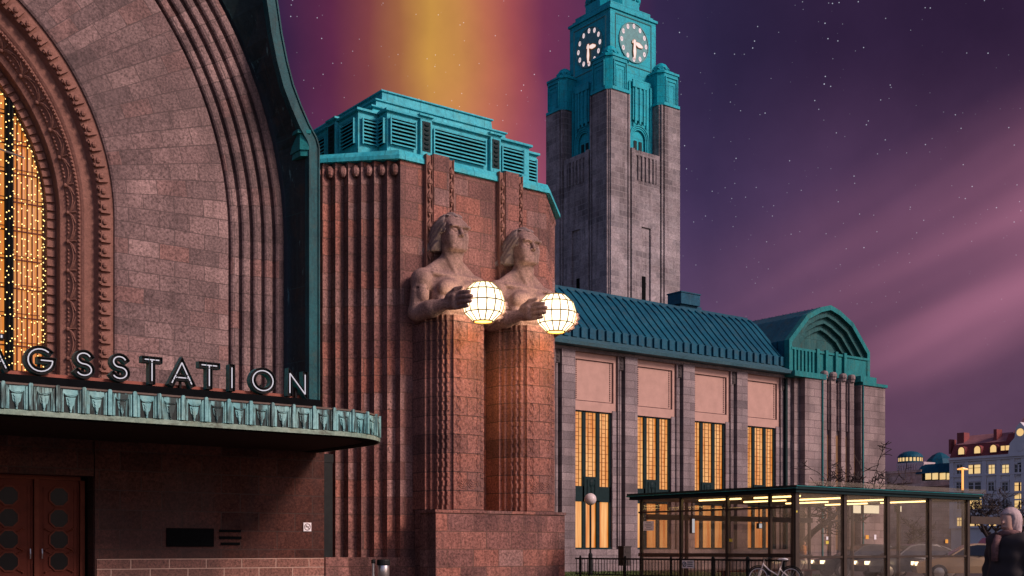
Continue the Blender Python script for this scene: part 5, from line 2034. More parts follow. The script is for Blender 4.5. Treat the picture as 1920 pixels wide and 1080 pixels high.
posts = [(GX0, y) for y in ypost[1:]] + [(x, GY0) for x in xpost[1:]] + [(GX0, GY0)] + [(x, GY1) for x in xpost[1:]] + [(38.85, y) for y in (27.0, 29.1)]
for (x, y) in posts:
    m = MB()
    w = 0.05 if (x, y) != (GX0, GY0) else 0.09
    if x > GX0 and y == GY0:
        w = 0.075
    m.box(x - w, x + w, y - w, y + w, 0, 3.0)
    m.box(x - w - 0.03, x + w + 0.03, y - w * 0.4, y + w * 0.4, 0, 2.995)
    m.build('post', M['bronze'], sh)
m = MB()
for (z0, z1) in ((0.05, 0.15), (0.98, 1.10), (2.52, 2.58)):
    m.box(GX0 - 0.04, GX0 + 0.04, GY0 + 0.13, GY1, z0, z1)
for (z0, z1) in ((0.05, 0.15), (0.95, 1.02)):
    m.box(GX0 + 0.13, GX1 - 0.2, GY0 - 0.04, GY0 + 0.04, z0, z1)
m.box(GX0 + 0.13, GX1, GY1 - 0.04, GY1 + 0.04, 0.95, 1.02)
m.box(GX0 + 0.4, GX1, GY1 - 0.06, GY1 + 0.06, 2.3, 2.5)
m.build('rail', M['bronze'], sh)
m = MB()
m.box(38.95, 43.5, GY0 - 0.1, GY0 + 0.1, 2.15, 2.42)
m.build('side_beam', M['bronze'], sh)


def pane(p0, p1, z0, z1):
    m = MB()
    d = (Vector(p1) - Vector(p0)).normalized()
    n = Vector((-d.y, d.x)) * 0.006
    a, b_ = Vector(p0) + d * 0.1, Vector(p1) - d * 0.1
    m.prism([(a.x - n.x, a.y - n.y), (b_.x - n.x, b_.y - n.y), (b_.x + n.x, b_.y + n.y), (a.x + n.x, a.y + n.y)], z0, z1)
    return m.build('glass_pane', M['glass'], sh)


yy = ypost
for i in range(4):
    pane((GX0, yy[i]), (GX0, yy[i + 1]), 1.1, 2.97)
    pane((GX0, yy[i]), (GX0, yy[i + 1]), 0.15, 0.98)
for i in range(4):
    pane((xpost[i], GY0), (xpost[i + 1], GY0), 1.02, 2.97)
    pane((xpost[i], GY0), (xpost[i + 1], GY0), 0.15, 0.95)
    pane((xpost[i], GY1), (xpost[i + 1], GY1), 0.15, 2.97)
for x in (30.3, 32.6, 34.9, 37.2):
    for (y0, y1) in ((24.7, 26.6), (27.2, 29.1)):
        m = MB()
        m.box(x - 0.035, x + 0.035, y0, y1, 2.91, 2.955)
        m.build('ceiling_light', M['tube'], sh)
m = MB()
m.box(31.5, 36.5, 29.0, 29.4, 0.42, 0.47)
for x in (31.7, 34.0, 36.3):
    m.box(x - 0.04, x + 0.04, 29.05, 29.35, 0, 0.42)
bench = m.build('bench', M['wood'], sh)


def plate(name, label, cat, px, py, w, h, axis, coord, mat, off=0.02, lines=None, grp=None):
    """a thin notice stuck on a pane of the shelter"""
    m = MB()
    if axis == 'x':
        p = onX(px, py, coord - off)
        m.box(p.x - 0.004, p.x + 0.004, p.y - w / 2, p.y + w / 2, p.z - h / 2, p.z + h / 2)
    else:
        p = onY(px, py, coord - off)
        m.box(p.x - w / 2, p.x + w / 2, p.y - 0.004, p.y + 0.004, p.z - h / 2, p.z + h / 2)
    t = thing(name, label, cat, tuple(p), grp)
    m.build('sheet', mat, t)
    if lines:
        k_ = MB()
        for i in range(lines):
            z = p.z + h * 0.36 - i * h * 0.72 / max(lines - 1, 1)
            ww = w * (0.36 if i % 3 else 0.22)
            if axis == 'x':
                k_.box(p.x - 0.007, p.x - 0.0045, p.y - ww, p.y + ww, z - h * 0.02, z + h * 0.02)
            else:
                k_.box(p.x - ww, p.x + ww, p.y - 0.007, p.y - 0.0045, z - h * 0.02, z + h * 0.02)
        k_.build('print', M['dark_metal'], t)
    return t


M['sticker_y'] = plain('sticker_yellow', (0.62, 0.50, 0.06), 0.5, 0, 0.05)
M['sticker_o'] = plain('sticker_orange', (0.72, 0.36, 0.05), 0.5, 0, 0.05)
M['poster_lit'] = glow('display_screen', (0.78, 0.82, 0.95), 0.75)
M['warm_screen'] = glow('display_warm', (1.0, 0.86, 0.62), 1.1)
plate('poster', 'white printed notice on the left end pane of the glass shelter', 'poster', 1216, 986, 0.52, 0.33, 'x', GX0, M['white'], lines=5)
plate('sticker', 'small yellow sticker beside a post on the shelter left wall', 'sticker', 1370, 1013, 0.13, 0.10, 'x', GX0, M['sticker_y'], 0.05)
plate('sticker', 'tiny yellow square sticker high on the shelter front near its corner post', 'sticker', 1494, 959, 0.06, 0.06, 'y', GY0, M['sticker_y'], 0.16)
plate('sticker', 'yellow sticker below a white one on the first front pane', 'sticker', 1551, 1017, 0.14, 0.10, 'y', GY0, M['sticker_y'], 0.05)
plate('sticker', 'white sticker above a yellow one on the first front pane', 'sticker', 1551, 1009, 0.09, 0.10, 'y', GY0, M['white'], 0.05)
plate('sticker', 'orange square sticker on the second front pane', 'sticker', 1626, 1007, 0.17, 0.13, 'y', GY0, M['sticker_o'], 0.05)
plate('sticker', 'white upright sticker beside the orange one on the second front pane', 'sticker', 1641, 1007, 0.11, 0.16, 'y', GY0, M['white'], 0.05)
plate('sticker', 'orange square sticker on the last front pane', 'sticker', 1775, 1015, 0.17, 0.13, 'y', GY0, M['sticker_o'], 0.05)
for (px, py, y, w, h, lab) in ((1613, 955, 28.2, 0.9, 0.34, 'narrow lit display box hanging in the shelter left of the wide one'),
                               (1634, 955, 27.2, 0.95, 0.34, 'wide lit display box hanging under the shelter ceiling'),
                               (1686, 954, 27.4, 0.3, 0.26, 'small square lit display hanging under the shelter ceiling'),
                               (1300, 986, 30.6, 0.16, 0.55, 'slim upright lit panel inside the shelter'),
                               (1426, 986, 29.2, 0.18, 0.2, 'little lit screen at the back of the shelter')):
    p = onY(px, py, y)
    t = thing('display', lab, 'display', tuple(p))
    m = MB()
    m.box(p.x - w / 2, p.x + w / 2, p.y, p.y + 0.12, p.z - h / 2, p.z + h / 2)
    m.box(p.x - 0.02, p.x + 0.02, p.y + 0.05, p.y + 0.09, p.z + h / 2, 2.96)
    m.build('case', M['dark_metal'], t)
    m = MB()
    m.box(p.x - w / 2 + 0.02, p.x + w / 2 - 0.02, p.y - 0.01, p.y - 0.001, p.z - h / 2 + 0.02, p.z + h / 2 - 0.02)
    m.build('screen', M["poster_lit"] if px < 1500 else M["warm_screen"], t)

# ================================================================== railing, signs, lamps, bins
fx, fy0, fy1 = 28.75, 23.9, 33.95
fen = thing('railing', 'low black steel railing between the pedestal and the glass shelter', 'fence', (fx, fy0, 0))
m = MB()
m.box(fx - 0.025, fx + 0.025, fy0, fy1, 0.86, 0.92)
m.box(fx - 0.02, fx + 0.02, fy0, fy1, 0.30, 0.34)
y = fy0 + 0.07
while y < fy1:
    m.box(fx - 0.009, fx + 0.009, y - 0.009, y + 0.009, 0.34, 0.86)
    y += 0.155
m.build('rail', M['dark_metal'], fen)
for px in (1088, 1172, 1258, 1337, 1402, 1470):
    y = yX(px, fx)
    m = MB()
    w = 0.045 if px in (1337, 1402) else 0.03
    m.box(fx - w, fx + w, y - w, y + w, 0, 0.95)
    m.ball((fx, y, 0.97), w * 1.2, 8, 5)
    m.build('post', M['dark_metal'], fen)
p = onX(1290, 1058, fx - 0.05)
t = thing('railing_sign', 'white no parking plate with printed lines fixed to the black railing', 'sign', tuple(p))
m = MB()
m.box(p.x - 0.006, p.x + 0.006, p.y - 0.27, p.y + 0.27, p.z - 0.13, p.z + 0.13)
m.build('plate', M['white'], t)
m = MB()
m.tube([(p.x - 0.01, p.y + 0.16 + 0.08 * math.cos(k * PI / 8), p.z + 0.08 * math.sin(k * PI / 8)) for k in range(17)], 0.012, 5, False)
m.tube([(p.x - 0.01, p.y + 0.21, p.z - 0.05), (p.x - 0.01, p.y + 0.11, p.z + 0.05)], 0.012, 5)
for k in range(3):
    m.box(p.x - 0.011, p.x - 0.0065, p.y - 0.22, p.y + 0.03, p.z + 0.06 - 0.07 * k, p.z + 0.09 - 0.07 * k)
m.build('print', M['dark_metal'], t)

# globe street lamp by the wing
p = onY(1107, 936, 40.0)
t = thing('globe_street_lamp', 'thin black lamp post with a clear round globe in front of the first wing window', 'street lamp', (p.x, 40.0, 0))
m = MB()
m.tube([(p.x, 40, 0.9), (p.x, 40, p.z - 0.2)], 0.045, 8)
m.tube([(p.x, 40, 0), (p.x, 40, 1.0), (p.x, 40, 1.08)], [0.10, 0.095, 0.05], 10)
m.lathe([(0.09, p.z - 0.26), (0.11, p.z - 0.22), (0.11, p.z - 0.02), (0.06, p.z)], (p.x, 40, 0), 10)
m.build('pole', M['dark_metal'], t)
m = MB()
m.ball((p.x, 40, p.z), 0.27, 18, 12)
m.build('globe', plain('lamp_globe_milky', (0.62, 0.52, 0.50), 0.12, 0, 0.05), t, smooth=True)
# sign box on a post
p = onY(1171, 1041, 38.0)
t = thing('litter_bin', 'dark rectangular litter bin on a post behind the railing', 'bin', (p.x, 38.0, 0))
m = MB()
m.box(p.x - 0.21, p.x + 0.21, 37.82, 38.18, 0.52, 1.32)
m.box(p.x - 0.23, p.x + 0.23, 37.80, 38.2, 1.32, 1.37)
m.box(p.x - 0.13, p.x + 0.13, 37.805, 37.82, 1.1, 1.22)
m.build('box', plain('bin_brown', (0.030, 0.020, 0.018), 0.6), t)
m = MB()
m.box(p.x - 0.05, p.x + 0.05, 37.95, 38.05, 0, 0.52)
m.build('post', M['dark_metal'], t)
# steel ashtray bin and bollard
p = onY(719, 1050, 33.0)
t = thing('ashtray_bin', 'cylindrical brushed steel bin with black lid before the fluted wall', 'bin', (p.x, 33.0, 0))
m = MB()
m.lathe([(0.0, 0.02), (0.19, 0.02), (0.19, 0.72), (0.18, 0.74)], (p.x, 33, 0), 20)
m.build('drum', M['steel'], t, smooth=True)
m = MB()
m.lathe([(0.205, 0.72), (0.215, 0.74), (0.215, 0.87), (0.2, 0.90), (0.0, 0.91)], (p.x, 33, 0), 20)
m.build('lid', M['dark_metal'], t)
p = onY(700, 1050, 33.2)
t = thing('steel_post', 'slim steel post with black cap beside the steel bin', 'post', (p.x, 33.2, 0))
m = MB()
m.lathe([(0.05, 0), (0.05, 0.80)], (p.x, 33.2, 0), 12)
m.build('tube', M['steel'], t, smooth=True)
m = MB()
m.lathe([(0.065, 0.78), (0.07, 0.8), (0.07, 0.90), (0.0, 0.92)], (p.x, 33.2, 0), 12)
m.build('cap', M['dark_metal'], t)

# ================================================================== bicycle
bike = thing('bicycle', 'pale step through bicycle parked against the railing by the shelter corner', 'bicycle', (0, 0, 0))
WR = 0.34
M['bike_paint'] = plain('bike_cream', (0.85, 0.74, 0.66), 0.4, 0.1, 0.08)


def wheel(cx):
    m = MB()
    m.tube([(cx + WR * math.cos(k * PI / 14), 0, WR + WR * math.sin(k * PI / 14)) for k in range(29)], 0.022, 6, False)
    w = m.build('wheel', M['rubber'], bike)
    m = MB()
    m.tube([(cx + (WR - 0.035) * math.cos(k * PI / 14), 0, WR + (WR - 0.035) * math.sin(k * PI / 14)) for k in range(29)], 0.014, 5, False)
    m.build('rim', M['bike_paint'], w)
    m = MB()
    for k in range(16):
        a = k * PI / 8
        m.tube([(cx, 0, WR), (cx + (WR - 0.04) * math.cos(a), 0, WR + (WR - 0.04) * math.sin(a))], 0.004, 3, False)
    m.tube([(cx, -0.05, WR), (cx, 0.05, WR)], 0.03, 8)
    m.build('spoke', M['steel'], w)
    m = MB()
    m.tube([(cx + (WR + 0.05) * math.cos(a), 0, WR + (WR + 0.05) * math.sin(a)) for a in [0.25 + 0.18 * i for i in range(14)]], 0.02, 5)
    m.build('mudguard', M['dark_metal'], w)


wheel(0.0)
wheel(1.08)
m = MB()
m.tube([(0.0, 0.045, WR), (0.10, 0.045, 0.60)], 0.014, 6)
m.tube([(0.0, -0.045, WR), (0.10, -0.045, 0.60)], 0.014, 6)
m.tube([(0.10, 0, 0.58), (0.17, 0, 0.82)], 0.024, 8)
m.tube([(0.155, 0, 0.78), (0.36, 0, 0.60), (0.66, 0, 0.44)], 0.018, 7)
m.tube([(0.13, 0, 0.66), (0.34, 0, 0.42), (0.60, 0, 0.28)], 0.020, 7)
m.tube([(0.60, 0, 0.28), (0.75, 0, 0.72)], 0.018, 7)
for sy in (-0.045, 0.045):
    m.tube([(0.60, sy, 0.28), (1.08, sy, WR)], 0.011, 5)
    m.tube([(0.72, sy, 0.64), (1.08, sy, WR)], 0.011, 5)
m.build('frame', M['bike_paint'], bike)
m = MB()
m.tube([(0.75, 0, 0.70), (0.80, 0, 0.90)], 0.014, 6)
m.tube([(0.17, 0, 0.82), (0.19, 0, 0.93)], 0.014, 6)
m.build('seat_post', M['steel'], bike)
m = MB()
m.ball((0.85, 0, 0.93), (0.13, 0.09, 0.04), 12, 6)
m.ball((0.73, 0, 0.93), (0.10, 0.03, 0.03), 10, 5)
m.build('saddle', plain('saddle_white', (0.72, 0.68, 0.66), 0.5, 0, 0.05), bike, smooth=True)
m = MB()
m.tube([(0.42, 0.27, 0.98), (0.28, 0.24, 0.99), (0.19, 0.1, 0.94), (0.19, -0.1, 0.94), (0.28, -0.24, 0.99), (0.42, -0.27, 0.98)], 0.013, 6)
m.build('handlebar', M['dark_metal'], bike)
m = MB()
m.lathe([(0.0, -0.035), (0.09, -0.03), (0.09, -0.045), (0, -0.05)], (0.60, 0, 0.28), 14, axis='y')
m.tube([(0.60, -0.06, 0.28), (0.68, -0.07, 0.13)], 0.012, 5)
m.tube([(0.60, 0.06, 0.28), (0.52, 0.07, 0.43)], 0.012, 5)
m.box(0.64, 0.74, -0.15, -0.06, 0.12, 0.145)
m.box(0.46, 0.56, 0.06, 0.15, 0.42, 0.445)
m.build('crank', M['dark_metal'], bike)
p0 = onX(1421, HYP, 28.2)
bike.location = (28.2, p0.y, 0)
bike.rotation_euler = (R(-3), 0, -R(75))

# ================================================================== people
M['skin'] = plain('skin', (0.50, 0.29, 0.22), 0.55, 0, 0.06)


def person(loc, rz, H_, label, coat_c, leg_c, hair_c, stride=0.0, vox=0.014, long_coat=True, shoe_c=(0.02, 0.02, 0.02), hood=None):
    t = thing('person', label, 'person', (0, 0, 0))
    k = H_ / 1.75
    hipw, st_ = 0.095, stride
    feet = [(-hipw, -st_, 0.05), (hipw, st_, 0.05)]

    def base(S):
        for (fx_, fy_, fz_), sg in zip(feet, (-1, 1)):
            hip = (sg * hipw, 0, 0.92)
            kn = (sg * hipw, fy_ * 0.55 - 0.04, 0.49)
            S.add(S.cone(hip, kn, 0.088, 0.062), 0.05)
            S.add(S.cone(kn, (fx_, fy_ + 0.02, 0.09), 0.062, 0.045), 0.04)
            S.add(S.cone((fx_, fy_ + 0.03, 0.04), (fx_, fy_ - 0.14, 0.035), 0.045, 0.035), 0.03)

    def arms(S, ex, r=1.0):
        for sg in (-1, 1):
            el = (sg * 0.27, 0.04 + sg * st_ * 0.3, 1.13)
            wr = (sg * 0.25, -0.10 - sg * st_ * 0.5, 0.90)
            S.add(S.cone((sg * 0.19, 0.0, 1.43), el, 0.055 * r + ex, 0.045 * r + ex), 0.05)
            S.add(S.cone(el, wr, 0.045 * r + ex, 0.033 * r + ex), 0.03)
            if ex == 0:
                S.add(S.rbox((wr[0], wr[1] - 0.01, wr[2] - 0.05), (0.016, 0.035, 0.045), 0.012), 0.03)
                for j in range(4):
                    o = -0.03 + 0.02 * j
                    S.add(S.cone((wr[0], wr[1] + o, wr[2] - 0.09), (wr[0] - sg * 0.01, wr[1] + o - 0.012, wr[2] - 0.165 + 0.012 * abs(j - 1)), 0.010, 0.008), 0.006)
                S.add(S.cone((wr[0] - sg * 0.005, wr[1] - 0.045, wr[2] - 0.03), (wr[0] - sg * 0.015, wr[1] - 0.075, wr[2] - 0.09), 0.012, 0.009), 0.01)
    lo, hi = (-0.42, -0.42 - st_, -0.03), (0.42, 0.36 + st_, 1.80)
    S = SDF(lo, hi, vox)
    base(S)
    S.add(S.rbox((0, 0, 0.98), (0.155, 0.10, 0.13), 0.09), 0.08)
    S.add(S.sph((0, 0, 1.22), (0.165, 0.105, 0.25)), 0.08)
    S.add(S.cone((-0.14, 0, 1.42), (0.14, 0, 1.42), 0.075, 0.075), 0.08)
    arms(S, 0)
    S.add(S.cone((0, 0.015, 1.44), (0, -0.01, 1.58), 0.056, 0.052), 0.04)
    S.add(S.sph((0, -0.005, 1.655), (0.074, 0.092, 0.10)), 0.02)
    S.add(S.rbox((0, -0.035, 1.595), (0.052, 0.05, 0.05), 0.035), 0.03)
    S.add(S.cone((0, -0.09, 1.66), (0, -0.112, 1.622), 0.010, 0.015), 0.012)
    S.add(S.rbox((0, -0.092, 1.582), (0.024, 0.010, 0.008), 0.006), 0.008)
    for sg in (-1, 1):
        S.cut(S.sph((sg * 0.031, -0.096, 1.655), (0.018, 0.014, 0.010)), 0.012)
        S.add(S.sph((sg * 0.031, -0.080, 1.654), 0.012), 0.004)
        S.add(S.sph((sg * 0.076, 0.005, 1.645), (0.012, 0.022, 0.032)), 0.01)
    body = S.mesh('body', M['skin'], t)
    S = SDF(lo, hi, vox)
    base(S)
    S.add(S.rbox((0, 0, 0.97), (0.165, 0.11, 0.12), 0.09), 0.08)
    S.D = S.D - 0.014
    S.cut(0.075 - S.Z, 0.01) if False else None
    S.D = np.maximum(S.D, 0.085 - S.Z)
    S.mesh('trousers', plain('cloth_legs', leg_c, 0.85), t)
    S = SDF(lo, hi, vox)
    for (fx_, fy_, fz_) in feet:
        S.add(S.cone((fx_, fy_ + 0.04, 0.045), (fx_, fy_ - 0.15, 0.04), 0.056, 0.045), 0.03)
        S.add(S.cone((fx_, fy_ + 0.02, 0.06), (fx_, fy_ + 0.02, 0.13), 0.055, 0.05), 0.03)
    S.D = np.maximum(S.D, -S.Z + 0.003)
    S.mesh('shoes', plain('shoe', shoe_c, 0.6), t)
    S = SDF(lo, hi, vox)
    S.add(S.rbox((0, 0.0, 1.18), (0.205, 0.145, 0.30), 0.12), 0.06)
    S.add(S.cone((-0.15, 0.0, 1.425), (0.15, 0.0, 1.425), 0.095, 0.095), 0.08)
    if long_coat:
        S.add(S.rbox((0, 0.0, 0.80), (0.225, 0.165, 0.30), 0.10), 0.08)
    arms(S, 0.028)
    S.add(S.cone((0, 0.02, 1.44), (0, 0.005, 1.53), 0.095, 0.085), 0.05)
    S.D = S.D + 0.006 * np.sin(S.Z * 38 + 3 * S.X)
    S.cut(S.cone((0, 0.0, 1.50), (0, -0.01, 1.62), 0.066, 0.075), 0.01)
    S.mesh('coat', plain('cloth_coat', coat_c, 0.85), t)
    S = SDF(lo, hi, vox)
    S.D = S.sph((0, 0.018, 1.675), (0.102, 0.116, 0.116))
    S.add(S.sph((0, 0.05, 1.57), (0.095, 0.075, 0.14)), 0.05)
    S.D = S.D + 0.004 * np.sin(np.arctan2(S.X, S.Y + 0.02) * 22)
    S.cut(np.maximum(S.Y + 0.045, S.Z - 1.705), 0.02)
    S.mesh('hair', plain('hair', hair_c, 0.7), t)
    sc = MB()
    sc.tube([(0.088 * math.cos(i * PI / 8), 0.005 + 0.088 * math.sin(i * PI / 8), 1.505 + 0.012 * math.cos(i * PI / 8 + 1)) for i in range(17)], 0.034, 8, False)
    sc.tube([(-0.03, -0.13, 1.49), (-0.045, -0.165, 1.38), (-0.05, -0.165, 1.22)], [0.035, 0.04, 0.035], 8)
    sc.build('scarf', plain('cloth_scarf', (0.16, 0.08, 0.075), 0.9, 0, 0.4, 30.0), t, smooth=True)
    t.scale = (k, k, k)
    t.location = loc
    t.rotation_euler = (0, 0, rz)
    return t


def spot(px, t_):
    u = (px - CXP) / F
    d = FW + RT * u
    return (d.x * t_, d.y * t_, 0.0)


q = spot(1893, 11.6)
person(q, R(-37 - 62), 1.62, 'person in a dark coat with pale hair standing at the right edge', (0.030, 0.022, 0.022), (0.02, 0.02, 0.024), (0.46, 0.34, 0.33), 0.04)
q = spot(1507, 60)
person(q, R(-37 + 75), 1.64, 'person in orange jacket and pale trousers walking behind the glass shelter', (0.42, 0.17, 0.04), (0.50, 0.44, 0.36), (0.06, 0.035, 0.02), 0.22, 0.02, False, (0.6, 0.58, 0.55))

# ================================================================== bare trees
def bare_tree(label, loc, height, seed, lean=0.0, levels=6, spread=0.55, r0=0.16, crooked=0.25, group=None, rmin=0.016):
    rg = random.Random(seed)
    t = thing('bare_tree', label, 'tree', loc, group)
    tr, tw = MB(), MB()
    L = Vector(loc)

    def grow(p, d, ln, r, lv):
        n = 4 if lv < 3 else 3
        pts, rs = [p], [r]
        for i in range(n):
            d = (d + Vector((rg.uniform(-1, 1), rg.uniform(-1, 1), rg.uniform(-0.6, 0.9))) * crooked).normalized()
            p = p + d * (ln / n)
            pts.append(p)
            rs.append(max(rmin, r * (1 - 0.42 * (i + 1) / n)))
        (tr if lv < 2 else tw).tube(pts, rs, 7 if lv < 2 else 4 if lv < 4 else 3, lv < 1)
        if lv >= levels:
            return
        kids_ = 3 if lv in (0, 1, 2) else 2
        for k in range(kids_):
            i = rg.randint(max(1, n - 2), n)
            ax = Vector((rg.uniform(-1, 1), rg.uniform(-1, 1), rg.uniform(-0.3, 0.5))).normalized()
            nd = (d * (1 - spread) + ax * spread * rg.uniform(0.8, 1.5) + Vector((0, 0, 0.10))).normalized()
            grow(pts[i], nd, ln * rg.uniform(0.62, 0.86), rs[i] * rg.uniform(0.6, 0.78), lv + 1)
    grow(L, Vector((lean, 0, 1)).normalized(), height * 0.30, r0, 0)
    top_ = max(v.z for v in tw.v)
    k_ = (height - loc[2]) / (top_ - loc[2])
    for q_ in (tr, tw):
        q_.v = [L + (v - L) * k_ for v in q_.v]
    tr.build('trunk', M['bark'], t)
    tw.build('twigs', M['bark'], t)
    return t


a = spot(1497, 69)
bare_tree('crooked bare tree rising behind the shelter roof in front of the pavilion', a, 7.4, 9, -0.1, 7, 0.75, 0.17, 0.34)
a = spot(1846, 95)
bare_tree('dark bare tree before the white mansion just right of the shelter', a, 6.2, 4, 0.0, 7, 0.6, 0.20, 0.25)
a = spot(1908, 120)
bare_tree('bare tree at the far right edge in front of the white mansion', a, 6.4, 21, 0.0, 7, 0.6, 0.20, 0.25)
a = spot(1700, 120)
bare_tree('small bare tree seen through the middle panes of the shelter', a, 4.6, 31, 0.0, 6, 0.6, 0.16, 0.25)

# ================================================================== vehicles
def car(label, loc, rz, paint, van=False, tail=True):
    t = thing('parked_car' if not van else 'van', label, 'van' if van else 'car', (0, 0, 0))
    if van:
        prof = [(-2.4, 0.35), (-2.45, 0.75), (-2.35, 1.05), (-1.75, 1.20), (-1.15, 1.92), (-0.8, 2.0), (2.3, 1.98), (2.45, 1.8), (2.45, 0.35)]
        wind = [(-1.6, 1.25), (-1.1, 1.82), (-0.75, 1.86), (2.2, 1.84), (2.2, 1.25)]
        hw, hw2, belt, topz = 0.92, 0.82, 1.15, 2.0
    else:
        prof = [(-2.15, 0.30), (-2.2, 0.55), (-2.12, 0.72), (-1.2, 0.92), (-0.95, 0.97), (-0.3, 1.38), (0.1, 1.46), (0.9, 1.44), (1.35, 1.30), (1.85, 0.98), (2.12, 0.92), (2.18, 0.6), (2.12, 0.30)]
        wind = [(-0.85, 0.98), (-0.25, 1.34), (0.1, 1.40), (0.85, 1.38), (1.28, 1.24), (1.6, 0.98)]
        hw, hw2, belt, topz = 0.88, 0.64, 0.95, 1.46
    W_ = lambda z: hw if z <= belt else hw + (hw2 - hw) * (z - belt) / (topz - belt)
    m = MB()
    n = len(prof)
    for sg in (-1, 1):
        m.face([(x, sg * W_(z) * (0.96 if z < 0.5 else 1.0), z) for x, z in prof])
    for i in range(n):
        (x0, z0), (x1, z1) = prof[i], prof[(i + 1) % n]
        w0, w1 = W_(z0) * (0.96 if z0 < 0.5 else 1), W_(z1) * (0.96 if z1 < 0.5 else 1)
        m.face([(x0, -w0, z0), (x0, w0, z0), (x1, w1, z1), (x1, -w1, z1)])
    b = m.build('body', paint, t)
    m = MB()
    for sg in (-1, 1):
        m.face([(x, sg * (W_(z) + 0.004), z) for x, z in wind])
    fz = [(wind[0], wind[1])]
    (x0, z0), (x1, z1) = wind[0], wind[1]
    o = -0.16 if not van else -0.12
    m.face([(x0 + o, -W_(z0) * 0.86, z0), (x0 + o, W_(z0) * 0.86, z0), (x1 + o * 0.5, W_(z1) * 0.86, z1), (x1 + o * 0.5, -W_(z1) * 0.86, z1)])
    if not van:
        m.face([(1.76, -0.58, 1.05), (1.76, 0.58, 1.05), (1.37, 0.56, 1.31), (1.37, -0.56, 1.31)])
    m.build('window', M['car_glass'], t)
    m = MB()
    for x in (0.15, 0.95) if not van else (-0.6, 0.7):
        for sg in (-1, 1):
            m.box(x, x + 0.06, sg * (hw - 0.03) - 0.04, sg * (hw - 0.03) + 0.045, belt, belt + 0.03)
    m.build('trim', M['dark_metal'], t)
    for x in (-1.35, 1.35):
        for sg in (-1, 1):
            m = MB()
            m.lathe([(0.0, -0.11), (0.24, -0.11), (0.32, -0.09), (0.32, 0.09), (0.24, 0.11), (0.0, 0.11)], (x, sg * (hw - 0.08), 0.32), 16, axis='y')
            w = m.build('wheel', M['rubber'], t)
            m = MB()
            m.lathe([(0.0, sg * 0.13), (0.10, sg * 0.125), (0.21, sg * 0.115)], (x, sg * (hw - 0.08), 0.32), 10, axis='y')
            m.build('rim', M['steel'], w)
    for sg in (-1, 1):
        m = MB()
        xx = -2.2 if not van else -2.46
        m.box(xx, xx + 0.10, sg * 0.62 - 0.16, sg * 0.62 + 0.16, 0.60, 0.74)
        m.build('headlight', M['headlamp'], t)
        m = MB()
        xx = 2.14 if not van else 2.44
        m.box(xx - 0.04, xx + 0.05, sg * 0.66 - 0.13, sg * 0.66 + 0.13, 0.68, 0.86)
        m.build('tail_light', M['taillamp'], t)
    t.location = loc
    t.rotation_euler = (0, 0, rz)
    return t


M['headlamp'] = glow('headlamp', (1.0, 0.80, 0.50), 6.0)
M['taillamp'] = glow('taillamp', (1.0, 0.07, 0.02), 4.0)
PA = lambda n, c: plain('paint_' + n, c, 0.22, 0.15, 0.03, 2.0, 0.6)
car('pale gold car with its lights on right beside the shelter end post', spot(1822, 47), R(-37 - 12), PA('gold', (0.48, 0.33, 0.20)))
car('dark blue van passing beyond the pale car at the right', spot(1885, 74), R(-37 - 5), PA('blue', (0.012, 0.035, 0.14)), True)
car('dark grey car seen through the third pane of the shelter', spot(1705, 50), R(-37 + 8), PA('grey', (0.06, 0.06, 0.065)))
car('black car seen through the second pane of the shelter', spot(1618, 53), R(-37 + 8), PA('black', (0.02, 0.02, 0.022)))
car('violet silver car passing far behind the shelter', spot(1690, 88), R(-37), PA('silver', (0.34, 0.31, 0.40)))
car('red car farther back behind the shelter', spot(1650, 96), R(-37), PA('red', (0.30, 0.02, 0.02)))

# glowing street lamp
q = spot(1805, 100)
t = thing('lit_street_lamp', 'orange glowing street lamp with a wide flat head before the white mansion', 'street lamp', q)
zt = EYE + (HYP - 880) * 100 / F
m = MB()
m.tube([(q[0], q[1], 0), (q[0], q[1], zt - 1.75)], 0.10, 8)
m.build('pole', M['dark_metal'], t)
m = MB()
m.tube([(q[0], q[1], zt - 1.75), (q[0], q[1], zt - 0.05)], 0.09, 8)
m.build('lit_pole', M['lamp_lit'], t)  # upper pole given emission in place of the light falling on it
m = MB()
a, b_ = Vector(q) - RT * 0.45, Vector(q) + RT * 0.45
m.tube([(a.x, a.y, zt), (q[0], q[1], zt + 0.06), (b_.x, b_.y, zt)], [0.05, 0.12, 0.05], 8)
m.build('lamp_head', M['lamp_lit'], t)

# ================================================================== far side of the square
M['mansion'] = plain('mansion_plaster', (0.60, 0.55, 0.53), 0.85, 0, 0.10, 0.3)
M['mansion_trim'] = plain('mansion_trim', (0.58, 0.54, 0.55), 0.85, 0, 0.08, 0.3)
M['red_roof'] = plain('red_metal_roof', (0.20, 0.038, 0.036), 0.6, 0, 0.2, 0.5)
M['red_roof_hi'] = plain('red_roof_upper', (0.27, 0.12, 0.125), 0.6, 0, 0.2, 0.5)
M['dark_win'] = plain('dark_window', (0.035, 0.035, 0.042), 0.2, 0, 0.1)
M['theatre'] = stone('theatre_stone', [(0.66, 0.38, 0.30), (0.74, 0.48, 0.39), (0.70, 0.42, 0.33)], 2.2, 0.9, 0.05, (0.40, 0.22, 0.17), grain=0.15, gscale=2.0, streak=0.0)
MX = 220.0
man = thing('white_mansion', 'white ornate mansion with red mansard roof and rows of lit windows', 'building', (MX, 130, 0))
ZP = lambda py, px=1850: onX(px, py, MX).z
Y1, Y0 = yX(1783, MX), 96.0
m = MB()
m.box(MX, MX + 14, Y0, Y1, 0, 19.4)
m.build('wall', M['mansion'], man)
m = MB()
for z, o, h in ((19.4, 0.7, 0.5), (19.0, 0.4, 0.4), (15.9, 0.3, 0.35), (12.2, 0.35, 0.3), (5.4, 0.4, 0.4)):
    m.box(MX - o, MX, Y0, Y1 + 0.2, z, z + h)
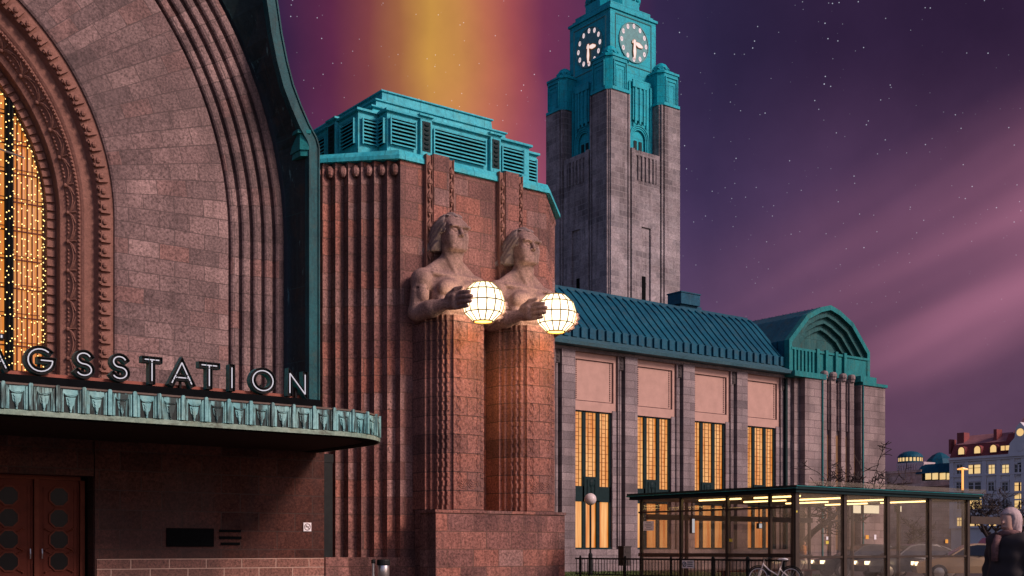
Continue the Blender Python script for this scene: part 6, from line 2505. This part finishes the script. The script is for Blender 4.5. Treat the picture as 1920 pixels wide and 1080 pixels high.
for px in (1785, 1813, 1846, 1873, 1899, 1920):
    y = yX(px, MX)
    m.box(MX - 0.25, MX, y - 0.45, y + 0.45, 5.8, 19.0)
m.build('cornice', M['mansion_trim'], man)
m = MB()
m.ext_y([(MX - 0.5, 19.9), (MX + 1.2, 22.6), (MX + 13, 22.6), (MX + 14, 19.9)], yX(1880, MX), Y1)
m.ext_y([(MX - 0.5, 19.9), (MX + 2.2, 24.2), (MX + 12, 24.2), (MX + 14, 19.9)], Y0, yX(1880, MX))
m.build('roof', M['red_roof'], man)
m = MB()
m.ext_y([(MX + 1.1, 22.61), (MX + 5.5, 24.8), (MX + 13, 22.61)], yX(1880, MX), Y1 - 0.5)
y2, y3 = yX(1888, MX), Y0
m.ext_y([(MX + 2.1, 24.21), (MX + 7, 28.3), (MX + 12, 24.21)], y3, y2)
m.build('roof_upper', M['red_roof_hi'], man)
for px, w, zt in ((1806, 1.6, 25.2), (1871, 0.7, 25.3), (1786, 0.5, 24.0)):
    m = MB()
    y = yX(px, MX + 3)
    m.box(MX + 2, MX + 4, y - w / 2, y + w / 2, 21, zt)
    m.build('chimney', M['red_roof'], man)


def mwin(y, z0, z1, w, lit, arch=False, X=MX, par=None, double=False):
    par = par or man
    m = MB()
    m.box(X - 0.14, X - 0.005, y - w / 2 - 0.22, y - w / 2, z0 - 0.2, z1 + 0.2)
    m.box(X - 0.14, X - 0.005, y + w / 2, y + w / 2 + 0.22, z0 - 0.2, z1 + 0.2)
    m.box(X - 0.2, X - 0.005, y - w / 2 - 0.3, y + w / 2 + 0.3, z1 + 0.2, z1 + 0.5)
    m.box(X - 0.24, X - 0.005, y - w / 2 - 0.3, y + w / 2 + 0.3, z0 - 0.35, z0 - 0.2)
    f = m.build('window', M['mansion_trim'], par)
    m = MB()
    P_ = [(y - w / 2, z0), (y + w / 2, z0), (y + w / 2, z1)] + ([(y + w / 2 * math.cos(PI * k / 6), z1 + w / 2 * math.sin(PI * k / 6)) for k in range(1, 6)] if arch else []) + [(y - w / 2, z1)]
    m.face([(X - 0.06, a_, b_) for a_, b_ in P_])
    m.build('pane', M['win_far'] if lit else M['dark_win'], f)
    m = MB()
    m.box(X - 0.11, X - 0.07, y - 0.05, y + 0.05, z0, z1 + (w / 2 if arch else 0))
    m.box(X - 0.11, X - 0.07, y - w / 2, y + w / 2, z0 + (z1 - z0) * 0.62, z0 + (z1 - z0) * 0.62 + 0.09)
    if double:
        m.box(X - 0.12, X - 0.04, y - 0.16, y + 0.16, z0, z1)
    m.build('glazing_bar', M['wood_trim'] if lit else M['mansion_trim'], f)


def row(py0, py1, items, arch=False):
    for px, w, lit, dbl in items:
        mwin(yX(px, MX), ZP(py1, px), ZP(py0, px), w, lit, arch, double=dbl)


row(872, 888, [(1800, 1.3, 0, 0), (1826, 3.0, 1, 1), (1860, 1.3, 1, 0), (1886, 1.4, 1, 0), (1909, 1.4, 0, 0), (1918, 1.4, 0, 0), (1945, 1.4, 1, 0)])
row(905, 920, [(1799, 1.2, 0, 0), (1827, 3.0, 0, 1), (1859, 1.2, 0, 0), (1885, 1.2, 0, 0), (1912, 3.2, 1, 1), (1945, 1.3, 1, 0)])
row(940, 954, [(1800, 1.2, 0, 0), (1829, 2.8, 1, 1), (1859, 1.3, 0, 0), (1885, 1.2, 0, 0), (1912, 3.0, 1, 1), (1945, 1.3, 0, 0)], True)
row(971, 986, [(1800, 1.2, 1, 0), (1829, 2.8, 1, 1), (1862, 1.6, 1, 0), (1887, 1.5, 1, 0), (1912, 2.8, 1, 1), (1945, 1.3, 1, 0)])
for px in (1805, 1835, 1865):                        # round dormers in the mansard
    y = yX(px, MX)
    m = MB()
    m.ext_x([(y - 0.85, 20.3), (y + 0.85, 20.3), (y + 0.85, 21.3)] + [(y + 0.85 * math.cos(PI * k / 8), 21.3 + 0.85 * math.sin(PI * k / 8)) for k in range(1, 8)] + [(y - 0.85, 21.3)], MX - 0.5, MX + 1.5)
    d = m.build('dormer', M['red_roof'], man)
    m = MB()
    m.face([(MX - 0.52, y - 0.65, 20.5), (MX - 0.52, y + 0.65, 20.5), (MX - 0.52, y + 0.65, 21.3)] + [(MX - 0.52, y + 0.65 * math.cos(PI * k / 8), 21.3 + 0.65 * math.sin(PI * k / 8)) for k in range(1, 8)] + [(MX - 0.52, y - 0.65, 21.3)])
    m.build('pane', M['win_far'], d)
y = yX(1892, MX)
m = MB()
m.box(MX - 0.55, MX + 1.5, y - 1.5, y + 1.5, 20.5, 21.8)
d = m.build('dormer', M['red_roof'], man)
m = MB()
for k in (-1, 0, 1):
    m.box(MX - 0.58, MX - 0.552, y + k - 0.4, y + k + 0.4, 20.7, 21.6)
m.build('pane', M['win_far'], d)
y = yX(1916, MX)
m = MB()
m.ext_x([(y - 2.6, 19.4), (y + 2.6, 19.4), (y + 2.2, 22.0), (y + 1.2, 23.0), (y + 0.9, 25.0), (y, 26.0), (y - 0.9, 25.0), (y - 1.2, 23.0), (y - 2.2, 22.0)], MX - 0.6, MX + 2)
m.lathe([(0.0, -0.1), (0.7, -0.08), (0.7, 0.0)], (MX - 0.62, y, 21.0), 12, axis='x')
gbl = m.build('front_gable', M['mansion_trim'], man)
m = MB()
m.face([(MX - 0.63, y + 0.75 * math.cos(PI * k / 8), 24.0 + 0.75 * math.sin(PI * k / 8)) for k in range(16)])
m.build('round_window', M['win_far'], gbl)

th = thing('domed_theatre', 'pink stone theatre with two green domes behind the shelter roof', 'building', (MX + 3, 148, 0))
TXX = MX + 3.0
ya, yb_ = yX(1783, TXX) + 0.1, yX(1640, TXX)
ZT = lambda py, px: onX(px, py, TXX).z
m = MB()
m.box(TXX, TXX + 20, yX(1728, TXX), yb_, 0, ZT(884, 1690))
m.box(TXX - 0.3, TXX, yX(1728, TXX) - 0.0, yb_, ZT(887, 1690), ZT(884, 1690) + 0.15)
m.box(TXX, TXX + 18, ya, yX(1728, TXX), 0, ZT(901, 1750))
m.box(TXX - 0.6, TXX, ya, yX(1728, TXX), ZT(912, 1750), ZT(910, 1750))
m.build('wall', M['theatre'], th)
m = MB()
m.box(TXX + 1, TXX + 12, yX(1727, TXX), yX(1676, TXX), ZT(884, 1700), ZT(867, 1700))
for k in range(8):
    y = yX(1679 + 4.6 * k, TXX)
    m.box(TXX + 0.75, TXX + 1, y - 0.12, y + 0.12, ZT(884, 1700), ZT(870, 1700))
m.build('attic', plain('theatre_pale', (0.55, 0.42, 0.42), 0.85, 0, 0.1, 0.5), th)
m = MB()
cy_ = yX(1695, TXX)
for r_, o in ((2.1, 0.5), (1.75, 0.35), (1.4, 0.2)):
    zc = ZT(906, 1695)
    m.ext_x([(cy_ + r_ * math.cos(PI * k / 12), zc + r_ * math.sin(PI * k / 12)) for k in range(13)], TXX - o, TXX - 0.01)
m.build('portal_arch', M['theatre'], th)
m = MB()
dc = (TXX + 6, yX(1707, TXX + 6), 0)
zb = onX(1707, 867, TXX + 6).z
zt = onX(1707, 847, TXX + 6).z
m.lathe([(2.75, zb + 1.15), (2.7, zb + 1.3), (2.3, zb + 1.8), (1.5, zb + 2.25), (0.6, zb + 2.45), (0, zb + 2.5)], dc, 20)
m.lathe([(2.75, zb - 0.2), (2.75, zb + 0.1), (2.55, zb + 0.1), (2.55, zb + 1.0), (2.75, zb + 1.0), (2.75, zb + 1.15)], dc, 20)
d1 = m.build('dome', M['teal_roof'], th)
m = MB()
for k in range(20):
    a_ = 2 * PI * k / 20
    m.face([(dc[0] + 2.57 * math.cos(a_ + s_), dc[1] + 2.57 * math.sin(a_ + s_), z_) for s_, z_ in ((-0.10, zb + 0.15), (0.10, zb + 0.15), (0.10, zb + 0.95), (-0.10, zb + 0.95))])
m.build('drum_window', M['win_far'], d1)
m = MB()
dc = (TXX + 8, yX(1762, TXX + 8), 0)
m.lathe([(3.4, 18.6), (3.2, 19.6), (2.5, 20.8), (1.5, 21.7), (0.5, 22.2), (0, 22.3)], dc, 8)
m.build('dome', M['teal_roof'], th)
m = MB()
y0_, y1_ = ya, yX(1724, TXX)
m.prism([(TXX - 0.4, y0_), (TXX + 12, y0_), (TXX + 12, y1_ + 0.8), (TXX - 0.4, y1_ + 0.8)], ZT(887, 1750), ZT(869, 1750), 0, [(TXX + 1.2, y0_), (TXX + 11, y0_), (TXX + 11, y1_), (TXX + 1.2, y1_)])
m.build('roof', M['teal_roof'], th)
for px in (1740, 1753, 1767, 1780):
    y = yX(px, TXX)
    m = MB()
    m.box(TXX - 0.02, TXX + 0.2, y - 0.62, y + 0.62, ZT(899, px), ZT(887, px))
    m.build('window', M['win_far'], th)
m = MB()
m.box(TXX + 0.2, TXX + 1, ya, yX(1728, TXX), ZT(901, 1750), ZT(887, 1750))
m.build('window_band', M['dark_green'], th)
